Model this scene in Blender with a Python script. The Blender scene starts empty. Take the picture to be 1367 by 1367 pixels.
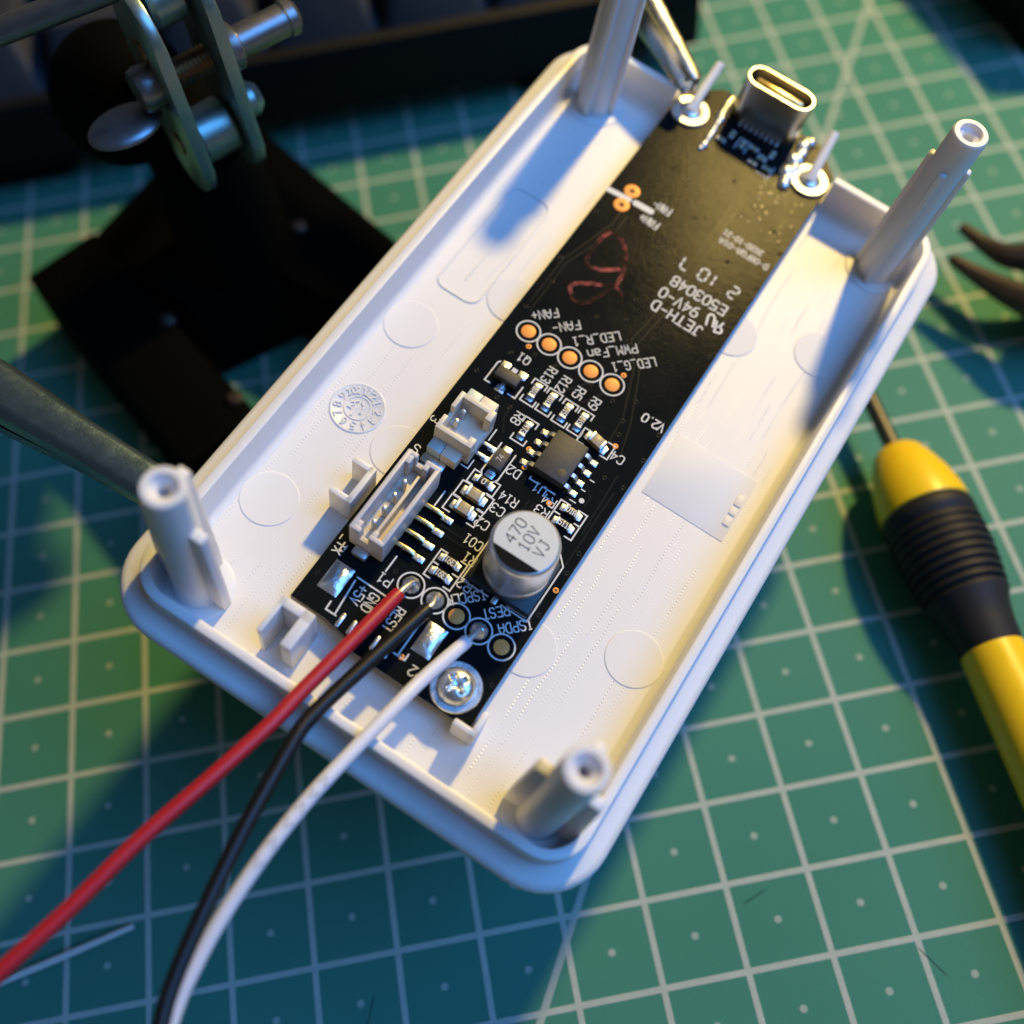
import bpy, bmesh, math, random
from mathutils import Matrix, Vector
random.seed(7)
R = math.radians
SC = 0.1                      # geometry is written in millimetres; 1 Blender unit = 10 mm
scene = bpy.context.scene
COL = scene.collection

# ------------------------------------------------------------------ camera
cam = bpy.data.cameras.new("camera")
cam_o = bpy.data.objects.new("camera", cam)
COL.objects.link(cam_o)
cr = Vector((0.98160452, -0.17396835, -0.07866112))
cu = Vector((0.18949162, 0.8373062, 0.51284623))
cb = Vector((-0.02335557, -0.5183178, 0.8548691))
CL = Vector((70.102, -60.430, 144.406)) * SC
cam_o.matrix_world = Matrix(((cr.x, cu.x, cb.x, CL.x), (cr.y, cu.y, cb.y, CL.y), (cr.z, cu.z, cb.z, CL.z), (0, 0, 0, 1)))
cam.sensor_width = 36.0
cam.lens = 40.886
cam.clip_start = 0.1
cam.clip_end = 2000
cam.dof.use_dof = True
cam.dof.focus_distance = 12.15
cam.dof.aperture_fstop = 0.132
scene.camera = cam_o

# ------------------------------------------------------------------ world, lamps, exposure
world = bpy.data.worlds.new("World")
scene.world = world
world.use_nodes = True
bg = world.node_tree.nodes["Background"]
bg.inputs[0].default_value = (0.8, 0.84, 0.86, 1)
bg.inputs[1].default_value = 0.07
TRAY_C = Vector((8.4, 1.8, 4.0))

def area(name, direction, dist, size, energy, color):
    l = bpy.data.lights.new(name, 'AREA')
    l.shape = 'DISK' if name == 'desk_lamp' else 'RECTANGLE'
    l.size = size
    if l.shape == 'RECTANGLE':
        l.size_y = size * 1.15
    l.energy = energy
    l.color = color
    o = bpy.data.objects.new(name, l)
    d = Vector(direction).normalized()
    o.location = TRAY_C + d * dist
    o.rotation_euler = d.to_track_quat('Z', 'Y').to_euler()
    COL.objects.link(o)
    return o
# warm desk lamp from the upper right, cool window daylight from the right
area('desk_lamp', (0.5688, 0.4580, 0.6832), 50, 3.6, 32500, (1.0, 0.70, 0.20))
area('window_light', (0.60, -0.31, 0.737), 110, 68, 110000, (0.09, 0.37, 1.0))

vs = scene.view_settings
vs.view_transform = 'Standard'
vs.look = 'None'
vs.exposure = 0.0
vs.gamma = 1.0
vs.use_curve_mapping = False
scene.cycles.use_denoising = True
scene.cycles.max_bounces = 5
scene.cycles.diffuse_bounces = 4
scene.cycles.glossy_bounces = 2
scene.cycles.adaptive_threshold = 0.02
scene.cycles.sample_clamp_indirect = 6.0

# ------------------------------------------------------------------ materials
def lin(c):
    return tuple((x / 12.92 if x <= 0.04045 else ((x + 0.055) / 1.055) ** 2.4) for x in [v / 255 for v in c])

def newmat(name):
    m = bpy.data.materials.new(name)
    m.use_nodes = True
    nt = m.node_tree
    return m, nt, nt.nodes["Principled BSDF"]

def N(nt, typ, **kw):
    n = nt.nodes.new(typ)
    for k, v in kw.items():
        setattr(n, k, v)
    return n

def math_n(nt, op, a, b=None, clamp=False):
    n = nt.nodes.new('ShaderNodeMath')
    n.operation = op
    n.use_clamp = clamp
    for i, x in enumerate((a, b)):
        if x is None:
            continue
        if isinstance(x, (int, float)):
            n.inputs[i].default_value = x
        else:
            nt.links.new(x, n.inputs[i])
    return n.outputs[0]

def noise_fac(nt, scale, detail=3, rough=0.5, vec=None):
    n = nt.nodes.new('ShaderNodeTexNoise')
    n.inputs['Scale'].default_value = scale
    n.inputs['Detail'].default_value = detail
    n.inputs['Roughness'].default_value = rough
    if vec is None:
        tc = nt.nodes.new('ShaderNodeTexCoord')
        vec = tc.outputs['Object']
    nt.links.new(vec, n.inputs['Vector'])
    return n.outputs['Fac']

def bump(nt, bs, height, dist=0.01, strength=1.0):
    b = nt.nodes.new('ShaderNodeBump')
    b.inputs['Distance'].default_value = dist
    b.inputs['Strength'].default_value = strength
    nt.links.new(height, b.inputs['Height'])
    nt.links.new(b.outputs[0], bs.inputs['Normal'])
    return b

def mixcol(nt, fac, a, b):
    n = nt.nodes.new('ShaderNodeMix')
    n.data_type = 'RGBA'
    for sock, x in ((n.inputs[0], fac), (n.inputs[6], a), (n.inputs[7], b)):
        if isinstance(x, (int, float)):
            sock.default_value = x
        elif isinstance(x, tuple):
            sock.default_value = (*x[:3], 1)
        else:
            nt.links.new(x, sock)
    return n.outputs[2]

def simple(name, col, rough=0.5, metal=0.0, nscale=0, namt=0.15, bscale=0, bdist=0.005, sss=0.0, coat=0.0, spec=None):
    m, nt, bs = newmat(name)
    bs.inputs['Base Color'].default_value = (*col, 1)
    bs.inputs['Roughness'].default_value = rough
    bs.inputs['Metallic'].default_value = metal
    if coat:
        bs.inputs['Coat Weight'].default_value = coat
        bs.inputs['Coat Roughness'].default_value = 0.15
    if spec is not None:
        bs.inputs['Specular IOR Level'].default_value = spec
    if sss:
        bs.inputs['Subsurface Weight'].default_value = sss
        bs.inputs['Subsurface Radius'].default_value = (1.0, 0.72, 0.45)
        bs.inputs['Subsurface Scale'].default_value = 0.14
    if nscale:
        f = noise_fac(nt, nscale, 4, 0.6)
        nt.links.new(mixcol(nt, f, tuple(c * (1 - namt) for c in col), tuple(min(1, c * (1 + namt)) for c in col)), bs.inputs['Base Color'])
        r = math_n(nt, 'MULTIPLY_ADD', f, 0.25)
        r.node.inputs[2].default_value = max(0.02, rough - 0.12)
        nt.links.new(r, bs.inputs['Roughness'])
    if bscale:
        bump(nt, bs, noise_fac(nt, bscale, 3, 0.6), bdist)
    return m

M = {}
M['white'] = simple('white_plastic', (0.745, 0.74, 0.745), 0.38, nscale=3, namt=0.02, bscale=60, bdist=0.0012, sss=0.4)
M['plate_white'] = simple('smooth_white_plastic', (0.745, 0.74, 0.745), 0.55, spec=0.25)
M['housing'] = simple('ivory_nylon', (0.70, 0.63, 0.52), 0.42, nscale=8, namt=0.04, bscale=50, bdist=0.001)
M['housing2'] = simple('pale_nylon', (0.60, 0.57, 0.56), 0.42, nscale=8, namt=0.04, bscale=50, bdist=0.001)
M['silk'] = simple('silkscreen_ink', (0.62, 0.64, 0.66), 0.55, nscale=30, namt=0.18)
M['copper'] = simple('bare_copper', (0.80, 0.32, 0.08), 0.45, 0.1, nscale=25, namt=0.08, spec=0.2)
M['solder'] = simple('solder_tin', (0.66, 0.68, 0.70), 0.32, 0.9, nscale=14, namt=0.2, bscale=9, bdist=0.012)
M['tin'] = simple('tinned_lead', (0.60, 0.61, 0.62), 0.38, 0.8, nscale=25, namt=0.12, bscale=24, bdist=0.003)
M['gold'] = simple('gold_plated_lead', (0.83, 0.66, 0.34), 0.24, 1.0, nscale=20, namt=0.15)
M['chip'] = simple('black_epoxy', (0.036, 0.034, 0.034), 0.55, nscale=28, namt=0.6, bscale=70, bdist=0.002)
M['resin'] = simple('resistor_black', (0.02, 0.02, 0.022), 0.35)
M['mlcc'] = simple('tan_ceramic', (0.36, 0.29, 0.17), 0.4, nscale=20, namt=0.12)
M['ink'] = simple('white_marking', (0.7, 0.7, 0.7), 0.5)
M['blackink'] = simple('black_print', (0.009, 0.009, 0.010), 0.6, spec=0.03)
M['can'] = simple('brushed_aluminium', (0.74, 0.75, 0.77), 0.34, 0.85, nscale=10, namt=0.06)
M['cantop'] = simple('aluminium_top', (0.50, 0.55, 0.60), 0.45, 0.2, nscale=10, namt=0.05)
M['base_black'] = simple('black_base', (0.015, 0.016, 0.018), 0.4)
M['steel'] = simple('zinc_steel', (0.72, 0.74, 0.76), 0.28, 0.9, nscale=9, namt=0.1)
M['dullsteel'] = simple('dull_steel', (0.26, 0.26, 0.27), 0.34, 0.9, nscale=6, namt=0.2)
M['tabmetal'] = simple('matte_tab', (0.46, 0.56, 0.57), 0.5, 0.2, nscale=12, namt=0.1)
M['shine'] = simple('polished_clip', (0.72, 0.68, 0.58), 0.26, 1.0, nscale=6, namt=0.1)
M['shell'] = simple('connector_shell', (0.70, 0.65, 0.53), 0.33, 1.0, nscale=12, namt=0.15, bscale=18, bdist=0.004)
M['void'] = simple('dark_cavity', (0.01, 0.01, 0.011), 0.6)
def marker_material():
    m, nt, bs = newmat('dried_red_marker')
    f = math_n(nt, 'MULTIPLY', math_n(nt, 'SUBTRACT', noise_fac(nt, 4.5, 4, 0.7), 0.46), 5.0, True)
    nt.links.new(mixcol(nt, f, (0.012, 0.006, 0.007), (0.34, 0.085, 0.075)), bs.inputs['Base Color'])
    bs.inputs['Roughness'].default_value = 0.55
    bs.inputs['Specular IOR Level'].default_value = 0.04
    bump(nt, bs, noise_fac(nt, 14, 3, 0.6), 0.01)
    return m
M['marker'] = marker_material()
M['red_ins'] = simple('red_insulation', (0.40, 0.010, 0.018), 0.42, nscale=6, namt=0.08)
M['black_ins'] = simple('black_insulation', (0.006, 0.006, 0.007), 0.4, spec=0.35)
M['white_ins'] = simple('white_insulation', (0.70, 0.71, 0.80), 0.4, nscale=6, namt=0.03)
M['greyink'] = simple('grey_wire_print', (0.45, 0.44, 0.45), 0.6)
M['yellow'] = simple('yellow_plastic', (0.86, 0.56, 0.010), 0.33, nscale=4, namt=0.05)
M['rubber'] = simple('black_rubber', (0.016, 0.0155, 0.017), 0.55, bscale=40, bdist=0.002, spec=0.25)
M['shaft'] = simple('dark_steel_shaft', (0.09, 0.085, 0.08), 0.45, 0.8)
M['castiron'] = simple('black_cast_iron', (0.0014, 0.0016, 0.0018), 0.75, bscale=12, bdist=0.006, spec=0.03)
M['clipmetal'] = simple('nickel_clip_metal', (0.19, 0.27, 0.29), 0.28, 0.9, nscale=7, namt=0.14, bscale=30, bdist=0.003)
M['jaw'] = simple('blackened_steel', (0.06, 0.045, 0.036), 0.45, 0.5, nscale=8, namt=0.3)
M['plate'] = simple('nickel_plate', (0.30, 0.38, 0.35), 0.34, 0.85, nscale=5, namt=0.15)
M['brass'] = simple('aged_screw_brass', (0.42, 0.26, 0.15), 0.35, 1.0)
M['key'] = simple('dark_blue_keycap', (0.026, 0.029, 0.037), 0.55, bscale=50, bdist=0.002, spec=0.25)
M['case'] = simple('black_keyboard_case', (0.004, 0.0042, 0.005), 0.6, spec=0.15)
M['wirelead'] = simple('bare_tinned_wire', (0.78, 0.80, 0.80), 0.3, 0.35)

# white tray floor: rows of tiny tool marks along the length
def floor_material():
    m, nt, bs = newmat('white_plastic_milled')
    bs.inputs['Base Color'].default_value = (0.745, 0.74, 0.745, 1)
    bs.inputs['Roughness'].default_value = 0.3
    bs.inputs['Specular IOR Level'].default_value = 0.4
    tc = N(nt, 'ShaderNodeTexCoord')
    sep = N(nt, 'ShaderNodeSeparateXYZ')
    nt.links.new(tc.outputs['Object'], sep.inputs[0])
    wob = math_n(nt, 'MULTIPLY', noise_fac(nt, 0.8, 2, 0.5), 1.3)
    xs = math_n(nt, 'ADD', math_n(nt, 'MULTIPLY', sep.outputs[0], 8.2), wob)
    cell = math_n(nt, 'FLOOR', xs)
    comb = N(nt, 'ShaderNodeCombineXYZ')
    nt.links.new(math_n(nt, 'MULTIPLY', cell, 7.31), comb.inputs[0])
    nt.links.new(math_n(nt, 'MULTIPLY', sep.outputs[1], 0.75), comb.inputs[1])
    seg = noise_fac(nt, 1.0, 2, 0.6, comb.outputs[0])
    dline = math_n(nt, 'PINGPONG', math_n(nt, 'SUBTRACT', xs, 0.5), 0.5)
    lines = math_n(nt, 'MULTIPLY', math_n(nt, 'SUBTRACT', 0.085, dline), 22.0, True)
    segs = math_n(nt, 'MULTIPLY', math_n(nt, 'SUBTRACT', seg, 0.47), 9.0, True)
    mask = math_n(nt, 'MULTIPLY', lines, segs)
    dots = math_n(nt, 'SINE', math_n(nt, 'MULTIPLY', sep.outputs[1], 2 * math.pi / 0.042))
    h1 = math_n(nt, 'MULTIPLY', mask, dots)
    fine = noise_fac(nt, 26, 3, 0.6)
    h = math_n(nt, 'ADD', math_n(nt, 'MULTIPLY', h1, 1.0), math_n(nt, 'MULTIPLY', fine, 0.06))
    nt.links.new(math_n(nt, 'SUBTRACT', 0.44, math_n(nt, 'MULTIPLY', mask, 0.29)), bs.inputs['Roughness'])
    bump(nt, bs, h, 0.0022)
    return m
M['floor'] = floor_material()

def pcb_material():
    m, nt, bs = newmat('black_solder_mask')
    tc = N(nt, 'ShaderNodeTexCoord')
    sep = N(nt, 'ShaderNodeSeparateXYZ')
    nt.links.new(tc.outputs['Object'], sep.inputs[0])
    f = noise_fac(nt, 1.6, 5, 0.65)
    nt.links.new(mixcol(nt, f, (0.0045, 0.006, 0.007), (0.009, 0.011, 0.012)), bs.inputs['Base Color'])
    r = math_n(nt, 'MULTIPLY_ADD', f, 0.16)
    r.node.inputs[2].default_value = 0.09
    nt.links.new(r, bs.inputs['Roughness'])
    k = 2 * math.pi / 0.038
    weave = math_n(nt, 'MULTIPLY', math_n(nt, 'SINE', math_n(nt, 'MULTIPLY', sep.outputs[0], k)), math_n(nt, 'SINE', math_n(nt, 'MULTIPLY', sep.outputs[1], k)))
    h = math_n(nt, 'ADD', math_n(nt, 'MULTIPLY', weave, 0.4), math_n(nt, 'MULTIPLY', noise_fac(nt, 14, 4, 0.6), 1.4))
    bump(nt, bs, h, 0.0009)
    bs.inputs['Specular IOR Level'].default_value = 0.021
    return m
M['pcb'] = pcb_material()
M['pcb_edge'] = simple('fibreglass_edge', (0.15, 0.13, 0.08), 0.6, nscale=20, namt=0.3)
M['trace'] = simple('masked_trace', (0.012, 0.014, 0.015), 0.26, spec=0.04)
M['mask_gloss'] = simple('flux_residue', (0.05, 0.045, 0.03), 0.2, spec=0.35)

def mat_material():
    m, nt, bs = newmat('green_mat_vinyl')
    tc = N(nt, 'ShaderNodeTexCoord')
    sep = N(nt, 'ShaderNodeSeparateXYZ')
    nt.links.new(tc.outputs['Object'], sep.inputs[0])
    x, y = sep.outputs[0], sep.outputs[1]
    def smooth(d, w, s):       # 1 inside distance w, fading over s
        return math_n(nt, 'MULTIPLY', math_n(nt, 'SUBTRACT', w + s, d), 1.0 / s, True)
    lx = smooth(math_n(nt, 'PINGPONG', x, 0.5), 0.033, 0.008)
    ly = smooth(math_n(nt, 'PINGPONG', y, 0.5), 0.033, 0.008)
    dg = math_n(nt, 'ABSOLUTE', math_n(nt, 'SUBTRACT', math_n(nt, 'MULTIPLY', math_n(nt, 'SUBTRACT', x, 7.33), math.sin(R(60))), math_n(nt, 'MULTIPLY', math_n(nt, 'ADD', y, 2.70), math.cos(R(60)))))
    ld = math_n(nt, 'MULTIPLY', smooth(dg, 0.04, 0.008), 0.85)
    dx = math_n(nt, 'PINGPONG', math_n(nt, 'ADD', x, 0.5), 0.5)
    dy = math_n(nt, 'PINGPONG', math_n(nt, 'ADD', y, 0.5), 0.5)
    rr = math_n(nt, 'SQRT', math_n(nt, 'ADD', math_n(nt, 'MULTIPLY', dx, dx), math_n(nt, 'MULTIPLY', dy, dy)))
    dot = math_n(nt, 'MULTIPLY', smooth(rr, 0.036, 0.016), 0.75)
    ink = math_n(nt, 'MAXIMUM', math_n(nt, 'MAXIMUM', lx, ly), math_n(nt, 'MAXIMUM', ld, dot))
    wear = math_n(nt, 'MULTIPLY_ADD', noise_fac(nt, 3.0, 3, 0.65), 0.5)
    wear.node.inputs[2].default_value = 0.62
    fac = math_n(nt, 'MULTIPLY', ink, wear, True)
    g = mixcol(nt, noise_fac(nt, 0.35, 3, 0.6), (0.046, 0.194, 0.142), (0.068, 0.242, 0.178))
    # a few old knife cuts
    def cut(px, py, ang, half):
        ca, sa = math.cos(R(ang)), math.sin(R(ang))
        ax = math_n(nt, 'SUBTRACT', x, px)
        ay = math_n(nt, 'SUBTRACT', y, py)
        al = math_n(nt, 'ABSOLUTE', math_n(nt, 'ADD', math_n(nt, 'MULTIPLY', ax, ca), math_n(nt, 'MULTIPLY', ay, sa)))
        ac = math_n(nt, 'ABSOLUTE', math_n(nt, 'SUBTRACT', math_n(nt, 'MULTIPLY', ay, ca), math_n(nt, 'MULTIPLY', ax, sa)))
        return math_n(nt, 'MULTIPLY', smooth(ac, 0.004, 0.008), smooth(al, half, 0.06))
    cuts = cut(11.08, -4.29, -59, 0.17)
    for a in ((9.3, -3.2, 20, .12), (4.6, -3.6, 70, .15)):
        cuts = math_n(nt, 'MAXIMUM', cuts, cut(*a))
    col = mixcol(nt, fac, g, (0.44, 0.48, 0.43))
    col = mixcol(nt, math_n(nt, 'MULTIPLY', cuts, 0.7), col, (0.02, 0.07, 0.06))
    nt.links.new(col, bs.inputs['Base Color'])
    bs.inputs['Roughness'].default_value = 0.5
    bs.inputs['Specular IOR Level'].default_value = 0.06
    h = math_n(nt, 'ADD', noise_fac(nt, 45, 3, 0.6), math_n(nt, 'MULTIPLY', fac, 0.7))
    h = math_n(nt, 'SUBTRACT', h, math_n(nt, 'MULTIPLY', cuts, 2.0))
    bump(nt, bs, h, 0.004)
    return m
M['mat'] = mat_material()

# ------------------------------------------------------------------ mesh builder
class MB:
    def __init__(s):
        s.bm = bmesh.new()
        s.X = Matrix.Identity(4)
    def face(s, vs):
        try:
            return s.bm.faces.new(vs)
        except ValueError:
            return None
    def v(s, p):
        return s.bm.verts.new(s.X @ Vector(p))
    def box(s, lo, hi, bevel=0.0, seg=2):
        r = bmesh.ops.create_cube(s.bm, size=1)
        c = [(a + b) / 2 for a, b in zip(lo, hi)]
        d = [abs(b - a) for a, b in zip(lo, hi)]
        vs = r['verts']
        bmesh.ops.transform(s.bm, matrix=s.X @ Matrix.Translation(c) @ Matrix.Diagonal((*d, 1)), verts=vs)
        if bevel:
            es = list({e for v in vs for e in v.link_edges})
            bmesh.ops.bevel(s.bm, geom=es, offset=bevel, segments=seg, profile=0.5, affect='EDGES')
        return s
    def prism(s, poly, z0, z1, bevel=0.0):
        a = [s.v((p[0], p[1], z0)) for p in poly]
        b = [s.v((p[0], p[1], z1)) for p in poly]
        n = len(poly)
        fs = [s.face(b), s.face(a[::-1])]
        for i in range(n):
            fs.append(s.face([a[i], a[(i + 1) % n], b[(i + 1) % n], b[i]]))
        if bevel:
            es = list({e for e in fs[0].edges})
            bmesh.ops.bevel(s.bm, geom=es, offset=bevel, segments=2, profile=0.5, affect='EDGES')
        return s
    def rings(s, rings, cap0=True, cap1=True, closed=True):
        V = [[s.v(p) for p in r] for r in rings]
        n = len(V[0])
        for a, b in zip(V, V[1:]):
            for i in range(n if closed else n - 1):
                s.face([a[i], a[(i + 1) % n], b[(i + 1) % n], b[i]])
        if cap0: s.face(V[0][::-1])
        if cap1: s.face(V[-1])
        return s
    def lathe(s, prof, n=32, c=(0, 0), cap0=True, cap1=True):
        rs = []
        for r, z in prof:
            rs.append([(c[0] + r * math.cos(2 * math.pi * i / n), c[1] + r * math.sin(2 * math.pi * i / n), z) for i in range(n)])
        return s.rings(rs, cap0, cap1)
    def tube(s, path, r, n=16, cap=True):
        path = [Vector(p) for p in path]
        rad = r if isinstance(r, (list, tuple)) else [r] * len(path)
        up = None
        rs = []
        for i, p in enumerate(path):
            t = (path[min(i + 1, len(path) - 1)] - path[max(i - 1, 0)]).normalized()
            if up is None:
                up = Vector((0, 0, 1)) if abs(t.z) < 0.9 else Vector((1, 0, 0))
            a = t.cross(up).normalized()
            up = a.cross(t).normalized()
            rs.append([tuple(p + (a * math.cos(2 * math.pi * k / n) + up * math.sin(2 * math.pi * k / n)) * rad[i]) for k in range(n)])
        return s.rings(rs, cap, cap)
    def sphere(s, c, r, seg=14, rg=8):
        x = Matrix.Translation(c) @ Matrix.Diagonal((*(r if isinstance(r, tuple) else (r, r, r)), 1))
        bmesh.ops.create_uvsphere(s.bm, u_segments=seg, v_segments=rg, radius=1, matrix=s.X @ x)
        return s
    def ribbon(s, pts, w, z0, z1, closed=False):
        P = [Vector((p[0], p[1])) for p in pts]
        n = len(P)
        hw = w / 2
        Lf, Rt = [], []
        for i in range(n):
            if closed:
                d0 = (P[i] - P[i - 1]).normalized(); d1 = (P[(i + 1) % n] - P[i]).normalized()
            else:
                d1 = (P[min(i + 1, n - 1)] - P[min(i, n - 2)]).normalized()
                d0 = (P[max(i, 1)] - P[max(i - 1, 0)]).normalized()
            nn = Vector((-d0.y, d0.x)) + Vector((-d1.y, d1.x))
            if nn.length < 1e-5:
                nn = Vector((-d1.y, d1.x))
            nn.normalize()
            c = max(0.45, nn.dot(Vector((-d1.y, d1.x))))
            Lf.append(P[i] + nn * hw / c); Rt.append(P[i] - nn * hw / c)
        if not closed:
            d = (P[1] - P[0]).normalized(); e = (P[-1] - P[-2]).normalized()
            poly = [P[0] - d * hw * 0.75 - Vector((-d.y, d.x)) * hw * 0.6, ] + Rt + [P[-1] + e * hw * 0.75 - Vector((-e.y, e.x)) * hw * 0.6, P[-1] + e * hw * 0.75 + Vector((-e.y, e.x)) * hw * 0.6] + Lf[::-1] + [P[0] - d * hw * 0.75 + Vector((-d.y, d.x)) * hw * 0.6]
            top = [s.v((q.x, q.y, z1)) for q in poly]; bot = [s.v((q.x, q.y, z0)) for q in poly]
            m = n
            # strips
            s.face([top[-1], top[0], top[1], top[2 * n + 2]])
            for i in range(1, n):
                s.face([top[i], top[i + 1], top[2 * n + 2 - i], top[2 * n + 3 - i]])
            s.face([top[n], top[n + 1], top[n + 2], top[n + 3]])
            k = len(poly)
            for i in range(k):
                s.face([bot[i], bot[(i + 1) % k], top[(i + 1) % k], top[i]])
        else:
            A = [s.v((q.x, q.y, z1)) for q in Lf]; B = [s.v((q.x, q.y, z1)) for q in Rt]
            C = [s.v((q.x, q.y, z0)) for q in Lf]; D = [s.v((q.x, q.y, z0)) for q in Rt]
            for i in range(n):
                j = (i + 1) % n
                s.face([A[i], B[i], B[j], A[j]]); s.face([B[i], D[i], D[j], B[j]]); s.face([C[i], A[i], A[j], C[j]])
        return s
    def ring(s, c, r, w, z0, z1, n=36):
        return s.ribbon([(c[0] + r * math.cos(2 * math.pi * i / n), c[1] + r * math.sin(2 * math.pi * i / n)) for i in range(n)], w, z0, z1, True)
    def mesh(s, name, mat, angle=32):
        bmesh.ops.recalc_face_normals(s.bm, faces=s.bm.faces)
        bmesh.ops.scale(s.bm, vec=(SC, SC, SC), verts=s.bm.verts)
        me = bpy.data.meshes.new(name)
        s.bm.to_mesh(me)
        s.bm.free()
        for mm in (mat if isinstance(mat, (list, tuple)) else [mat]):
            me.materials.append(M[mm])
        me.polygons.foreach_set('use_smooth', [True] * len(me.polygons))
        me.set_sharp_from_angle(angle=R(angle))
        return me

def link(name, me, parent=None, loc=(0, 0, 0), rz=0.0):
    o = bpy.data.objects.new(name, me)
    COL.objects.link(o)
    if parent is not None:
        o.parent = parent
    o.location = Vector(loc) * SC
    o.rotation_euler = (0, 0, R(rz))
    return o

def part(name, mb, mat, parent=None, loc=(0, 0, 0), rz=0.0, angle=32):
    return link(name, mb.mesh(name, mat, angle), parent, loc, rz)

def tag(o, label, cat, group=None, kind=None):
    o['label'] = label
    o['category'] = cat
    if group: o['group'] = group
    if kind: o['kind'] = kind
    return o

def thing(name, label, cat, mw=None, group=None):
    o = bpy.data.objects.new(name, None)
    o.empty_display_size = 0.5
    COL.objects.link(o)
    if mw is not None:
        o.matrix_world = mw
    return tag(o, label, cat, group)

# tray frame: u across, v along, w up from the board (mm) -> world
tu = Vector((0.71745387, -0.65059194, -0.24897806))
tv = Vector((0.67274055, 0.73985966, 0.0052759))
tw = Vector((0.18077636, -0.17128286, 0.96849475))
to = Vector((56.7193, -11.9228, 40.7074)) * SC
TM = Matrix(((tu.x, tv.x, tw.x, to.x), (tu.y, tv.y, tw.y, to.y), (tu.z, tv.z, tw.z, to.z), (0, 0, 0, 1)))

# ------------------------------------------------------------------ the mat
o = part('cutting_mat', MB().box((-150, -140, -3), (330, 240, 0), 0.6), 'mat')
tag(o, 'green self-healing cutting mat with pale grid lines under everything', 'cutting mat', kind='structure')

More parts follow.
